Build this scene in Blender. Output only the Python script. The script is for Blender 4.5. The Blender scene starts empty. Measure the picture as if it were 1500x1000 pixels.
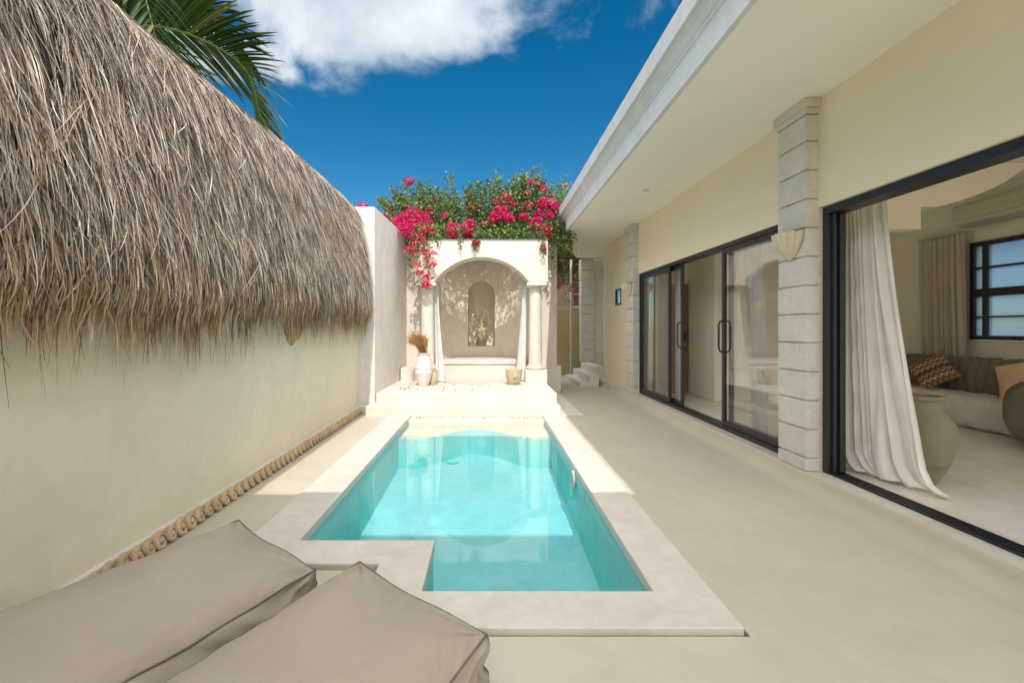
import bpy, bmesh, math, random
import numpy as np
from mathutils import Vector, Matrix
R = math.radians
random.seed(7); rng = np.random.default_rng(11)
scene = bpy.context.scene
COL = scene.collection

# ------------------------------------------------------------------ materials
def nmat(name):
    m = bpy.data.materials.new(name); m.use_nodes = True
    nt = m.node_tree; b = nt.nodes['Principled BSDF']
    return m, nt, b
def N(nt, typ, **kw):
    n = nt.nodes.new(typ)
    for k, v in kw.items(): setattr(n, k, v)
    return n
def ramp(nt, stops, interp='LINEAR'):
    r = N(nt, 'ShaderNodeValToRGB'); cr = r.color_ramp; cr.interpolation = interp
    while len(cr.elements) < len(stops): cr.elements.new(0.5)
    for e, (p, c) in zip(cr.elements, stops):
        e.position = p; e.color = (c[0], c[1], c[2], 1)
    return r
def mix_rgb(nt, fac, a, b, mode='MIX'):
    m = N(nt, 'ShaderNodeMix', data_type='RGBA', blend_type=mode)
    for sock, v in ((0, fac), (6, a), (7, b)):
        if hasattr(v, 'is_output'): nt.links.new(v, m.inputs[sock])
        elif sock == 0: m.inputs[0].default_value = v
        else: m.inputs[sock].default_value = (v[0], v[1], v[2], 1)
    return m.outputs[2]
def noise(nt, scale, detail=6, rough=.6, vec=None, dist=0):
    n = N(nt, 'ShaderNodeTexNoise'); n.inputs['Scale'].default_value = scale
    n.inputs['Detail'].default_value = detail; n.inputs['Roughness'].default_value = rough
    n.inputs['Distortion'].default_value = dist
    if vec is not None: nt.links.new(vec, n.inputs['Vector'])
    return n.outputs['Fac']
def coords(nt, scale=(1, 1, 1)):
    t = N(nt, 'ShaderNodeTexCoord'); mp = N(nt, 'ShaderNodeMapping')
    nt.links.new(t.outputs['Object'], mp.inputs['Vector']); mp.inputs['Scale'].default_value = scale
    return mp.outputs['Vector']
def plaster(name, base, dark=.86, tint=None, rough=.75, scale=1.2, bump=.12, spec=.3, streak=False, spots=0.0, fine=60, cl=.75):
    """trowelled render: cloudy patches, trowel marks, fine grain"""
    m, nt, b = nmat(name)
    v = coords(nt)
    n1 = noise(nt, scale, 7, .62, v, .4); n2 = noise(nt, scale * 5.5, 5, .6, v, .8); n3 = noise(nt, fine, 3, .5, v)
    tint = tint or tuple(c * dark for c in base)
    r1 = ramp(nt, [(.32, tint), (.66, base)]); nt.links.new(n1, r1.inputs[0])
    c = mix_rgb(nt, .30, r1.outputs[0], r1.outputs[0])
    r2 = ramp(nt, [(.3, (.86, .86, .85)), (.7, (1.05, 1.05, 1.05))]); nt.links.new(n2, r2.inputs[0])
    c = mix_rgb(nt, cl, r1.outputs[0], r2.outputs[0], 'MULTIPLY')
    if streak:
        vs = coords(nt, (3.5, 3.5, .35)); ns = noise(nt, 1.6, 6, .65, vs, .3)
        rs = ramp(nt, [(.34, (.80, .79, .76)), (.58, (1, 1, 1))]); nt.links.new(ns, rs.inputs[0])
        c = mix_rgb(nt, .55, c, rs.outputs[0], 'MULTIPLY')
    if spots:
        nv = noise(nt, 9, 8, .7, v, 1.2)
        rp = ramp(nt, [(.27, (.72, .68, .6)), (.36, (1, 1, 1))]); nt.links.new(nv, rp.inputs[0])
        c = mix_rgb(nt, spots, c, rp.outputs[0], 'MULTIPLY')
    nt.links.new(c, b.inputs['Base Color'])
    rr = N(nt, 'ShaderNodeMapRange'); nt.links.new(n2, rr.inputs[0])
    rr.inputs[3].default_value = rough - .1; rr.inputs[4].default_value = min(1, rough + .1)
    nt.links.new(rr.outputs[0], b.inputs['Roughness'])
    b.inputs['Specular IOR Level'].default_value = spec
    add = N(nt, 'ShaderNodeMath', operation='MULTIPLY_ADD'); nt.links.new(n3, add.inputs[0]); add.inputs[1].default_value = .25
    nt.links.new(n2, add.inputs[2])
    bp = N(nt, 'ShaderNodeBump'); bp.inputs['Strength'].default_value = bump; bp.inputs['Distance'].default_value = .02
    nt.links.new(add.outputs[0], bp.inputs['Height']); nt.links.new(bp.outputs[0], b.inputs['Normal'])
    return m
def plain(name, base, rough=.6, metal=0, spec=.4, var=.12, scale=14, bump=.0, sheen=0):
    m, nt, b = nmat(name)
    v = coords(nt); n1 = noise(nt, scale, 5, .6, v)
    r1 = ramp(nt, [(.3, tuple(c * (1 - var) for c in base)), (.7, tuple(min(1, c * (1 + var)) for c in base))])
    nt.links.new(n1, r1.inputs[0]); nt.links.new(r1.outputs[0], b.inputs['Base Color'])
    b.inputs['Roughness'].default_value = rough; b.inputs['Metallic'].default_value = metal
    b.inputs['Specular IOR Level'].default_value = spec
    if sheen: b.inputs['Sheen Weight'].default_value = sheen
    if bump:
        bp = N(nt, 'ShaderNodeBump'); bp.inputs['Strength'].default_value = bump; bp.inputs['Distance'].default_value = .01
        nt.links.new(n1, bp.inputs['Height']); nt.links.new(bp.outputs[0], b.inputs['Normal'])
    return m
def fabric(name, base, weave=380, rough=.9, translucent=0.0, var=.07, bump=.15, wrinkle=0.0, wscale=9):
    m, nt, b = nmat(name)
    v = coords(nt); n1 = noise(nt, 4, 4, .5, v); n2 = noise(nt, weave, 2, .5, v)
    r1 = ramp(nt, [(.3, tuple(c * (1 - var) for c in base)), (.7, tuple(min(1, c * (1 + var)) for c in base))])
    nt.links.new(n1, r1.inputs[0]); nt.links.new(r1.outputs[0], b.inputs['Base Color'])
    b.inputs['Roughness'].default_value = rough; b.inputs['Specular IOR Level'].default_value = .2
    h = n2
    if wrinkle:
        vw = coords(nt, (1, 1, 1.6)); nw = noise(nt, wscale, 5, .5, vw, 2.0)
        bw_ = N(nt, 'ShaderNodeBump'); bw_.inputs['Strength'].default_value = min(1, .12 * wrinkle); bw_.inputs['Distance'].default_value = .03
        nt.links.new(nw, bw_.inputs['Height'])
    bp = N(nt, 'ShaderNodeBump'); bp.inputs['Strength'].default_value = bump; bp.inputs['Distance'].default_value = .006
    nt.links.new(h, bp.inputs['Height']); nt.links.new(bp.outputs[0], b.inputs['Normal'])
    if wrinkle: nt.links.new(bw_.outputs[0], bp.inputs['Normal'])
    if translucent:
        out = nt.nodes['Material Output']; t = N(nt, 'ShaderNodeBsdfTranslucent'); nt.links.new(r1.outputs[0], t.inputs[0])
        mx = N(nt, 'ShaderNodeMixShader'); mx.inputs[0].default_value = translucent
        nt.links.new(b.outputs[0], mx.inputs[1]); nt.links.new(t.outputs[0], mx.inputs[2]); nt.links.new(mx.outputs[0], out.inputs[0])
    return m
def island_mat(name, stops, rough=.8, translucent=0.0, spec=.25, extra=None):
    """every separate leaf, blade or petal gets its own tone"""
    m, nt, b = nmat(name)
    g = N(nt, 'ShaderNodeNewGeometry'); r = ramp(nt, stops)
    nt.links.new(g.outputs['Random Per Island'], r.inputs[0]); c = r.outputs[0]
    v = coords(nt); n1 = noise(nt, 1.5, 4, .6, v); r2 = ramp(nt, [(.3, (.75, .75, .75)), (.7, (1.2, 1.2, 1.2))]); nt.links.new(n1, r2.inputs[0])
    c = mix_rgb(nt, .8, c, r2.outputs[0], 'MULTIPLY')
    nt.links.new(c, b.inputs['Base Color']); b.inputs['Roughness'].default_value = rough; b.inputs['Specular IOR Level'].default_value = spec
    if translucent:
        out = nt.nodes['Material Output']; t = N(nt, 'ShaderNodeBsdfTranslucent'); nt.links.new(c, t.inputs[0])
        mx = N(nt, 'ShaderNodeMixShader'); mx.inputs[0].default_value = translucent
        nt.links.new(b.outputs[0], mx.inputs[1]); nt.links.new(t.outputs[0], mx.inputs[2]); nt.links.new(mx.outputs[0], out.inputs[0])
    return m
def clear_glass(name, tint=(.93, .95, .94), ior=1.5, rough=0.0, bump=0, boost=1.0, frost=0.0):
    m, nt, b = nmat(name); nt.nodes.remove(b); out = nt.nodes['Material Output']
    ge = N(nt, 'ShaderNodeNewGeometry'); dp_ = N(nt, 'ShaderNodeVectorMath', operation='DOT_PRODUCT')   # Schlick reflectance, same from both sides
    nt.links.new(ge.outputs['Normal'], dp_.inputs[0]); nt.links.new(ge.outputs['Incoming'], dp_.inputs[1])
    def mth(op, a, b2):
        q = N(nt, 'ShaderNodeMath', operation=op, use_clamp=(op == 'SUBTRACT'))
        for k_, v_ in enumerate((a, b2)):
            if hasattr(v_, 'is_output'): nt.links.new(v_, q.inputs[k_])
            else: q.inputs[k_].default_value = v_
        return q.outputs[0]
    f0 = ((ior - 1) / (ior + 1)) ** 2
    p5 = mth('POWER', mth('SUBTRACT', 1.0, mth('ABSOLUTE', dp_.outputs['Value'], 0)), 5.0)
    fac = mth('MINIMUM', mth('ADD', mth('MULTIPLY', p5, (1 - f0) * boost), f0 * boost), 1.0)
    t = N(nt, 'ShaderNodeBsdfTransparent'); t.inputs[0].default_value = (*tint, 1)
    gl = N(nt, 'ShaderNodeBsdfGlossy'); gl.inputs['Roughness'].default_value = rough
    body = t.outputs[0]
    if frost:
        tl = N(nt, 'ShaderNodeBsdfTranslucent'); tl.inputs[0].default_value = (.8, .86, .9, 1)
        mf = N(nt, 'ShaderNodeMixShader'); mf.inputs[0].default_value = frost
        nt.links.new(body, mf.inputs[1]); nt.links.new(tl.outputs[0], mf.inputs[2]); body = mf.outputs[0]
    mx = N(nt, 'ShaderNodeMixShader'); nt.links.new(fac, mx.inputs[0]); nt.links.new(body, mx.inputs[1]); nt.links.new(gl.outputs[0], mx.inputs[2])
    nt.links.new(mx.outputs[0], out.inputs[0])
    if bump:
        v = coords(nt); n1 = noise(nt, 5, 3, .5, v, .5)
        bp = N(nt, 'ShaderNodeBump'); bp.inputs['Strength'].default_value = bump; bp.inputs['Distance'].default_value = .01
        nt.links.new(n1, bp.inputs['Height']); nt.links.new(bp.outputs[0], gl.inputs['Normal'])
    return m, nt, out

M = {}
M['floor'] = plaster('cream_cement_floor', (.595, .535, .43), .92, rough=.52, scale=.7, bump=.05, spec=.35, fine=90, cl=.55, spots=.22)
M['bed'] = plain('dark_bedding', (.10, .085, .06), .95)
M['ground'] = plaster('dry_ground', (.30, .26, .18), .7, rough=.95, scale=.2)
M['coping'] = plaster('limewashed_coping', (.71, .66, .595), .9, tint=(.64, .565, .50), rough=.55, scale=1.6, bump=.07, spots=.25)
M['shrine'] = plaster('pale_limestone_plaster', (.74, .69, .615), .9, tint=(.68, .61, .52), rough=.7, scale=1.3, bump=.1, spots=.2)
M['apse'] = plaster('beige_alcove_plaster', (.83, .745, .62), .9, rough=.8, scale=1.6, bump=.1)
M['wall_y'] = plaster('pale_yellow_plaster', (.845, .77, .61), .9, tint=(.78, .71, .555), rough=.8, scale=.8, bump=.06, spots=.22, cl=.5)
M['wall_r'] = plaster('cream_house_wall', (.83, .74, .56), .96, rough=.85, scale=.7, bump=.02, cl=.15)
M['white'] = plaster('white_painted_wall', (.78, .75, .70), .92, rough=.8, scale=1, bump=.06, streak=True)
M['soffit'] = plaster('off_white_soffit', (.86, .84, .76), .98, rough=.85, scale=.6, bump=.01, cl=.1)
M['fascia'] = plaster('grey_white_fascia', (.66, .68, .69), .9, rough=.7, scale=.8, bump=.05, streak=False, spots=.3)
M['stone'] = plaster('pale_limestone_block', (.68, .66, .59), .9, tint=(.60, .58, .52), rough=.85, scale=2.2, bump=.18, spots=.2)
M['sill'] = plaster('grey_cement_sill', (.66, .63, .55), .9, rough=.5, scale=1, bump=.04)
M['inner'] = plaster('beige_room_wall', (.89, .825, .70), .96, rough=.8, scale=.7, bump=.02, cl=.15)
M['innerfloor'] = plaster('polished_room_floor', (.79, .74, .65), .95, rough=.22, scale=.6, bump=.015, spec=.5)
M['black'] = plain('black_aluminium', (.016, .017, .019), .38, 0, .5, .2)
M['steel'] = plain('brushed_steel', (.5, .5, .5), .35, 1, .5, .1)
M['wood'] = plain('brown_door_wood', (.30, .15, .07), .5, 0, .4, .25, 6)
M['curtain'] = fabric('linen_curtain', (.87, .835, .77), 500, translucent=.16, wrinkle=2.2)
M['sheer'] = fabric('white_sheer', (.86, .85, .83), 500, translucent=.4, wrinkle=2)
M['drape'] = fabric('beige_drape', (.66, .58, .46), 500, translucent=.25, wrinkle=2)
M['bag'] = fabric('taupe_outdoor_fabric', (.40, .335, .265), 420, .60, var=.06, bump=.14, wrinkle=2.0, wscale=4.5)
M['pipe'] = plain('dark_taupe_piping', (.16, .125, .095), .7)
M['olive'] = fabric('olive_cover', (.20, .168, .125), 300, var=.1, wrinkle=5, bump=.3)
M['slip'] = fabric('cream_slipcover', (.70, .65, .58), 300, wrinkle=6, bump=.35)
M['cushion'] = fabric('pale_pink_cushion', (.68, .60, .58), 300)
M['peach'] = fabric('peach_pillow_cloth', (.70, .46, .29), 260, var=.15)
M['clay'] = plaster('aged_clay', (.29, .25, .165), .78, tint=(.21, .178, .115), rough=.75, scale=3, bump=.25, spots=.4)
M['whitepot'] = plaster('white_glazed_clay', (.76, .73, .68), .85, rough=.5, scale=5, bump=.2, spots=.3)
M['tanpot'] = plaster('sand_coloured_clay', (.60, .50, .34), .8, rough=.8, scale=5, bump=.2, spots=.3)
M['shell'] = plaster('sandstone_shell', (.70, .61, .45), .9, rough=.8, scale=5, bump=.1)
M['shellwood'] = plaster('brown_shell', (.42, .29, .14), .75, rough=.75, scale=6, bump=.2)
M['carved'] = plaster('carved_sandstone', (.66, .50, .32), .7, tint=(.45, .32, .19), rough=.9, scale=7, bump=.35, spots=.6)
M['hole'] = plain('dark_hole', (.02, .018, .015), .9)
M['acw'] = plain('cream_plastic', (.60, .545, .41), .4, 0, .5, .03)
M['pool'] = plaster('turquoise_pool_plaster', (.30, .76, .73), .95, rough=.7, scale=.9, bump=.05, fine=40)
M['poolfloor'] = plaster('pale_aqua_pool_floor', (.55, .70, .73), .95, rough=.7, scale=.9, bump=.05, fine=40)
M['ledge'] = plaster('cream_pool_ledge', (.76, .72, .60), .94, rough=.7, scale=1.2, bump=.05)
M['pebble'] = island_mat('pebbles_mix', [(0, (.25, .18, .12)), (.5, (.62, .55, .45)), (1, (.75, .7, .62))], .7)
M['terracotta'] = plain('terracotta_tiles', (.22, .09, .05), .8, var=.3, scale=9)
M['ochre'] = plaster('ochre_wall', (.50, .40, .20), .85, rough=.85, scale=1.2, bump=.05)
M['pvc'] = plain('grey_pipe', (.50, .50, .47), .5)
M['metalcap'] = plain('dark_zinc_strip', (.22, .22, .21), .5, .6)
M['roofgrey'] = plain('roof_render', (.6, .58, .54), .85)
M['thatch'] = island_mat('dry_thatch', [(0, (.035, .025, .018)), (.27, (.20, .148, .11)), (.53, (.50, .395, .312)), (.8, (.78, .66, .545)), (1, (.92, .85, .76))], .75, .12, .3)
M['thatchf'] = island_mat('fresh_thatch', [(0, (.16, .09, .045)), (.4, (.40, .26, .15)), (.8, (.60, .44, .28)), (1, (.72, .60, .42))], .75, .2, .3)
M['thatchin'] = plain('thatch_backing', (.075, .052, .035), .95, var=.4, scale=30)
M['leaf'] = island_mat('bougainvillea_leaf', [(0, (.04, .10, .022)), (.45, (.115, .21, .05)), (.8, (.23, .31, .08)), (1, (.42, .34, .13))], .5, .3, .4)
M['bract'] = island_mat('magenta_bract', [(0, (.50, .012, .10)), (.5, (.74, .02, .17)), (.85, (.85, .05, .25)), (1, (.80, .10, .12))], .6, .35, .2)
M['bractred'] = island_mat('coral_bract', [(0, (.50, .02, .07)), (.5, (.70, .06, .13)), (1, (.74, .16, .17))], .6, .35, .2)
M['bark'] = plain('brown_bark', (.16, .11, .07), .9, var=.35, scale=20, bump=.5)
M['palm'] = island_mat('palm_leaflet', [(0, (.015, .045, .008)), (.5, (.03, .085, .014)), (.85, (.065, .13, .02)), (1, (.22, .20, .05))], .38, .18, .5)
M['palmstem'] = plain('palm_midrib', (.20, .22, .06), .5)
M['palmtrunk'] = plain('palm_trunk', (.24, .20, .15), .9, var=.35, scale=16, bump=.5)
M['straw'] = island_mat('dried_plume', [(0, (.34, .17, .06)), (.5, (.52, .29, .12)), (1, (.68, .45, .22))], .8, .2)
M['glass'], _, _ = clear_glass('door_glass', tint=(.965, .97, .96), boost=1.35)
M['frost'], _, _ = clear_glass('frosted_window_glass', tint=(.50, .64, .76), frost=.28)
m, nt, out = clear_glass('pool_water_surface', (1, 1, 1), 1.33, 0.0, .05, 1.5)
va = N(nt, 'ShaderNodeVolumeAbsorption'); va.inputs['Color'].default_value = (.22, .90, .91, 1); va.inputs['Density'].default_value = .62
nt.links.new(va.outputs[0], out.inputs['Volume']); M['water'] = m
m, nt, b = nmat('lit_bulb'); b.inputs['Emission Color'].default_value = (1, .82, .5, 1); b.inputs['Emission Strength'].default_value = 9; M['bulb'] = m
# kilim: zigzag rows
m, nt, b = nmat('kilim_zigzag'); t = N(nt, 'ShaderNodeTexCoord'); sp = N(nt, 'ShaderNodeSeparateXYZ'); nt.links.new(t.outputs['Object'], sp.inputs[0])
def MA(nt, op, a, bb, c=None):
    n = N(nt, 'ShaderNodeMath', operation=op)
    for i, v in enumerate((a, bb, c)):
        if v is None: continue
        if hasattr(v, 'is_output'): nt.links.new(v, n.inputs[i])
        else: n.inputs[i].default_value = v
    return n.outputs[0]
tri = MA(nt, 'PINGPONG', sp.outputs[0], .03); v1 = MA(nt, 'MULTIPLY_ADD', tri, 1.1, sp.outputs[1]); v2 = MA(nt, 'FRACT', MA(nt, 'MULTIPLY_ADD', v1, 4.3, MA(nt, 'MULTIPLY', noise(nt, 30, 2, .5, t.outputs['Object']), .12)), 0)
rk = ramp(nt, [(0, (.06, .045, .035)), (.16, (.38, .25, .12)), (.34, (.24, .085, .055)), (.5, (.46, .36, .22)), (.62, (.08, .07, .05)), (.74, (.38, .20, .09)), (.9, (.26, .10, .06))], 'CONSTANT')
nt.links.new(v2, rk.inputs[0]); nt.links.new(rk.outputs[0], b.inputs['Base Color']); b.inputs['Roughness'].default_value = .95; M['kilim'] = m

# ------------------------------------------------------------------ mesh helpers
class MB:
    def __init__(s): s.v = []; s.f = []; s.mi = []; s.cur = 0
    def add(s, vs, fs):
        o = len(s.v); s.v += [tuple(p) for p in vs]; s.f += [tuple(i + o for i in f) for f in fs]; s.mi += [s.cur] * len(fs); return s
    def box(s, x0, x1, y0, y1, z0, z1):
        return s.add([(x0, y0, z0), (x1, y0, z0), (x1, y1, z0), (x0, y1, z0), (x0, y0, z1), (x1, y0, z1), (x1, y1, z1), (x0, y1, z1)],
                     [(3, 2, 1, 0), (4, 5, 6, 7), (0, 1, 5, 4), (1, 2, 6, 5), (2, 3, 7, 6), (3, 0, 4, 7)])
    @staticmethod
    def mp(axis, u, v, w): return {'z': (u, v, w), 'x': (w, u, v), 'y': (u, w, v)}[axis]
    def prism(s, poly, w0, w1, axis='z'):
        n = len(poly)
        vs = [s.mp(axis, u, v, w0) for u, v in poly] + [s.mp(axis, u, v, w1) for u, v in poly]
        return s.add(vs, [tuple(range(n))[::-1], tuple(range(n, 2 * n))] + [(i, (i + 1) % n, n + (i + 1) % n, n + i) for i in range(n)])
    def cells(s, us, vs, keep, w0, w1, axis='z'):
        idx = {}; P = []; F = []
        def g(i, j, k):
            if (i, j, k) not in idx:
                idx[(i, j, k)] = len(P); P.append(s.mp(axis, us[i], vs[j], (w0, w1)[k]))
            return idx[(i, j, k)]
        K = lambda i, j: 0 <= i < len(us) - 1 and 0 <= j < len(vs) - 1 and keep((us[i] + us[i + 1]) / 2, (vs[j] + vs[j + 1]) / 2)
        for i in range(len(us) - 1):
            for j in range(len(vs) - 1):
                if not K(i, j): continue
                F.append((g(i, j, 1), g(i + 1, j, 1), g(i + 1, j + 1, 1), g(i, j + 1, 1)))
                F.append((g(i, j + 1, 0), g(i + 1, j + 1, 0), g(i + 1, j, 0), g(i, j, 0)))
                for di, dj, a, c in ((-1, 0, (i, j), (i, j + 1)), (1, 0, (i + 1, j + 1), (i + 1, j)), (0, -1, (i + 1, j), (i, j)), (0, 1, (i, j + 1), (i + 1, j + 1))):
                    if not K(i + di, j + dj): F.append((g(*a, 0), g(*c, 0), g(*c, 1), g(*a, 1)))
        return s.add(P, F)
    def lathe(s, prof, cx=0, cy=0, seg=32, z0=0, arc=None):
        P = []; F = []; n = len(prof)
        for i in range(seg):
            a = 2 * math.pi * i / seg; ca, sa = math.cos(a), math.sin(a)
            for r, z in prof: P.append((cx + r * ca, cy + r * sa, z0 + z))
        for i in range(seg):
            j = (i + 1) % seg
            for k in range(n - 1): F.append((i * n + k, j * n + k, j * n + k + 1, i * n + k + 1))
        F.append(tuple(i * n for i in range(seg))[::-1]); F.append(tuple(i * n + n - 1 for i in range(seg)))
        return s.add(P, F)
    def tube(s, pts, rad, seg=8, cap=True):
        pts = [Vector(p) for p in pts]; n = len(pts)
        rads = rad if hasattr(rad, '__len__') else [rad] * n
        P = []; F = []; ref = Vector((0, 0, 1)); prev = None
        for i, p in enumerate(pts):
            t = (pts[min(i + 1, n - 1)] - pts[max(i - 1, 0)]).normalized()
            if prev is None:
                a = t.cross(ref)
                if a.length < 1e-3: a = t.cross(Vector((1, 0, 0)))
            else: a = prev - t * prev.dot(t)
            a.normalize(); prev = a; b2 = t.cross(a)
            for k in range(seg):
                th = 2 * math.pi * k / seg; P.append(p + (a * math.cos(th) + b2 * math.sin(th)) * rads[i])
        for i in range(n - 1):
            for k in range(seg):
                k2 = (k + 1) % seg; F.append((i * seg + k, i * seg + k2, (i + 1) * seg + k2, (i + 1) * seg + k))
        if cap: F.append(tuple(range(seg))[::-1]); F.append(tuple(range((n - 1) * seg, n * seg)))
        return s.add(P, F)
    def grid(s, fn, nu, nv, closed_u=False):
        P = [fn(i / nu, j / nv) for i in range(nu + (0 if closed_u else 1)) for j in range(nv + 1)]
        F = []; w = nv + 1; tot = nu + (0 if closed_u else 1)
        for i in range(nu):
            i2 = (i + 1) % tot if closed_u else i + 1
            for j in range(nv): F.append((i * w + j, i2 * w + j, i2 * w + j + 1, i * w + j + 1))
        return s.add(P, F)
    def sphere(s, c, r, seg=14, rings=9):
        if not hasattr(r, '__len__'): r = (r, r, r)
        prof = [(math.sin(math.pi * k / rings), -math.cos(math.pi * k / rings)) for k in range(rings + 1)]
        P = []; F = []; n = rings + 1
        for i in range(seg):
            a = 2 * math.pi * i / seg
            for q, z in prof: P.append((c[0] + r[0] * q * math.cos(a), c[1] + r[1] * q * math.sin(a), c[2] + r[2] * z))
        for i in range(seg):
            j = (i + 1) % seg
            for k in range(rings): F.append((i * n + k, j * n + k, j * n + k + 1, i * n + k + 1))
        return s.add(P, F)
    def build(s, name, mat, parent=None, smooth=None, bevel=0, solid=0, sub=0, recalc=True, weld=False):
        me = bpy.data.meshes.new(name)
        off = Vector((0, 0, 0)); p = parent
        while p is not None: off += p.location; p = p.parent
        me.from_pydata([(a - off.x, b - off.y, c - off.z) for a, b, c in s.v], [], s.f)
        mats = mat if isinstance(mat, (list, tuple)) else [mat]
        for mm in mats: me.materials.append(mm)
        if len(mats) > 1: me.polygons.foreach_set('material_index', s.mi)
        if recalc or weld:
            bm = bmesh.new(); bm.from_mesh(me)
            if weld: bmesh.ops.remove_doubles(bm, verts=bm.verts, dist=1e-4)
            if recalc: bmesh.ops.recalc_face_normals(bm, faces=bm.faces)
            bm.to_mesh(me); bm.free()
        if smooth is not None:
            me.polygons.foreach_set('use_smooth', [True] * len(me.polygons)); me.set_sharp_from_angle(angle=R(smooth))
        o = bpy.data.objects.new(name, me); COL.objects.link(o)
        if parent is not None: o.parent = parent
        if solid: md = o.modifiers.new('solid', 'SOLIDIFY'); md.thickness = solid; md.offset = 0
        if sub: md = o.modifiers.new('sub', 'SUBSURF'); md.levels = sub; md.render_levels = sub
        if bevel:
            md = o.modifiers.new('bevel', 'BEVEL'); md.width = bevel; md.segments = 2; md.limit_method = 'ANGLE'; md.angle_limit = R(35)
        return o
def np_mesh(name, V, F, mat, parent=None, mi=None, smooth=False):
    """fast mesh from arrays; F is (n, k)"""
    off = Vector((0, 0, 0)); p = parent
    while p is not None: off += p.location; p = p.parent
    V = np.asarray(V, dtype=np.float32) - np.array(off[:], dtype=np.float32); F = np.asarray(F, dtype=np.int32)
    me = bpy.data.meshes.new(name); k = F.shape[1]
    me.vertices.add(len(V)); me.vertices.foreach_set('co', V.ravel())
    me.loops.add(F.size); me.loops.foreach_set('vertex_index', F.ravel())
    me.polygons.add(len(F)); me.polygons.foreach_set('loop_start', np.arange(0, F.size, k, dtype=np.int32))
    me.polygons.foreach_set('loop_total', np.full(len(F), k, dtype=np.int32))
    for mm in (mat if isinstance(mat, (list, tuple)) else [mat]): me.materials.append(mm)
    if mi is not None: me.polygons.foreach_set('material_index', np.asarray(mi, dtype=np.int32))
    if smooth: me.polygons.foreach_set('use_smooth', np.ones(len(F), dtype=bool))
    me.update(calc_edges=True); me.validate()
    o = bpy.data.objects.new(name, me); COL.objects.link(o)
    if parent is not None: o.parent = parent
    return o
def thing(name, label, cat, loc=(0, 0, 0), group=None):
    o = bpy.data.objects.new(name, None); COL.objects.link(o); o.location = loc; o.empty_display_size = .1
    return tag(o, label, cat, group)
def tag(o, label, cat, group=None):
    o['label'] = label; o['category'] = cat
    if group: o['group'] = group
    return o
def struct(o): o['kind'] = 'structure'; return o
def stuff(o, label=None, cat=None):
    o['kind'] = 'stuff'
    if label: o['label'] = label; o['category'] = cat
    return o
def cut(o, mb):
    c = mb.build('cutter', M['hole']); md = o.modifiers.new('cut', 'BOOLEAN'); md.object = c; md.operation = 'DIFFERENCE'; md.solver = 'EXACT'
    dg = bpy.context.evaluated_depsgraph_get(); ev = o.evaluated_get(dg)
    me = bpy.data.meshes.new_from_object(ev); o.modifiers.clear(); o.data = me
    bpy.data.objects.remove(c)
def copy_tree(o, parent=None):
    c = o.copy(); COL.objects.link(c); c.parent = parent
    for ch in list(o.children): copy_tree(ch, c)
    return c
def at(px, py, Y): return Vector(((px - 715) / 667 * Y, Y, 1.3 - (py - 480) / 667 * Y))   # a measured photo point at its own distance Y

# ------------------------------------------------------------------ ground and pool
# pool plan (metres): inner water edge and outer coping edge, with the stepped near-left corner
XL, XR, YF, YN, YS, XS = -1.13, .80, 6.665, 2.206, 2.734, -.32
def in_pool(x, y): return XL < x < XR and YN < y < YF and not (x < XS and y < YS)
def in_cop(x, y): return -1.45 < x < 1.09 and 1.934 < y < YF and not (x < -.59 and y < 2.46)
g = .016
fl = MB().cells([-2.2, -1.45 - g, -.59 - g, 1.09 + g, 2.46], [-3, 1.934 - g, 2.46 - g, YF + .002, 13],
    lambda x, y: not (-1.45 - g < x < 1.09 + g and 1.934 - g < y < YF + .002 and not (x < -.59 - g and y < 2.46 - g)), -.04, 0)
struct(fl.build('courtyard_floor', M['floor']))
bed = MB().cells([-2.2, -1.4, -.55, 1.0, 2.5], [-3, 2.0, 2.5, 6.7, 13], lambda x, y: not (-1.4 < x < 1.0 and 2.0 < y < 6.7 and not (x < -.55 and y < 2.5)), -.07, -.045)
struct(bed.build('floor_bed', M['bed']))
gr = MB().cells([-400, -2.3, 2.6, 400], [-400, -3.2, 13.2, 600], lambda x, y: not (-2.3 < x < 2.6 and -3.2 < y < 13.2), -.3, -.06)
struct(gr.build('ground', M['ground']))

pool = thing('swimming_pool', 'turquoise plunge pool with pale stone coping and a stepped corner', 'pool', (-.16, 4.3, 0))
xs = [-1.45, XL, -.59, XS, XR, 1.09]; ys = [1.934, YN, 2.46, YS, YF]
MB().cells(xs, ys, lambda x, y: in_cop(x, y) and not in_pool(x, y), -.037, .028).build('coping', M['coping'], pool, bevel=.006)
e = .008
MB().cells([-1.42, XL - e, -.56, XS - e, XR + e, 1.06], [1.96, YN - e, 2.49, YS - e, 6.46, YF],
    lambda x, y: in_cop(x, y) and not (XL - e < x < XR + e and YN - e < y < 6.46 and not (x < XS - e and y < YS - e)) and not y > 6.46 or False, -.85, .001).build('basin_wall', M['pool'], pool)
# side walls run on beside the far shelf
MB().box(-1.42, XL - e, 6.46, YF, -.85, .001).build('basin_side', M['pool'], pool)
MB().box(XR + e, 1.06, 6.46, YF, -.85, .001).build('basin_side', M['pool'], pool)
MB().add([(-1.3, 2.0, -.64), (.95, 2.0, -.64), (.95, 6.5, -.455), (-1.3, 6.5, -.455), (-1.3, 2.0, -.9), (.95, 2.0, -.9), (.95, 6.5, -.9), (-1.3, 6.5, -.9)],
    [(0, 1, 2, 3), (7, 6, 5, 4), (0, 4, 5, 1), (1, 5, 6, 2), (2, 6, 7, 3), (3, 7, 4, 0)]).build('basin_floor', M['poolfloor'], pool)
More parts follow.
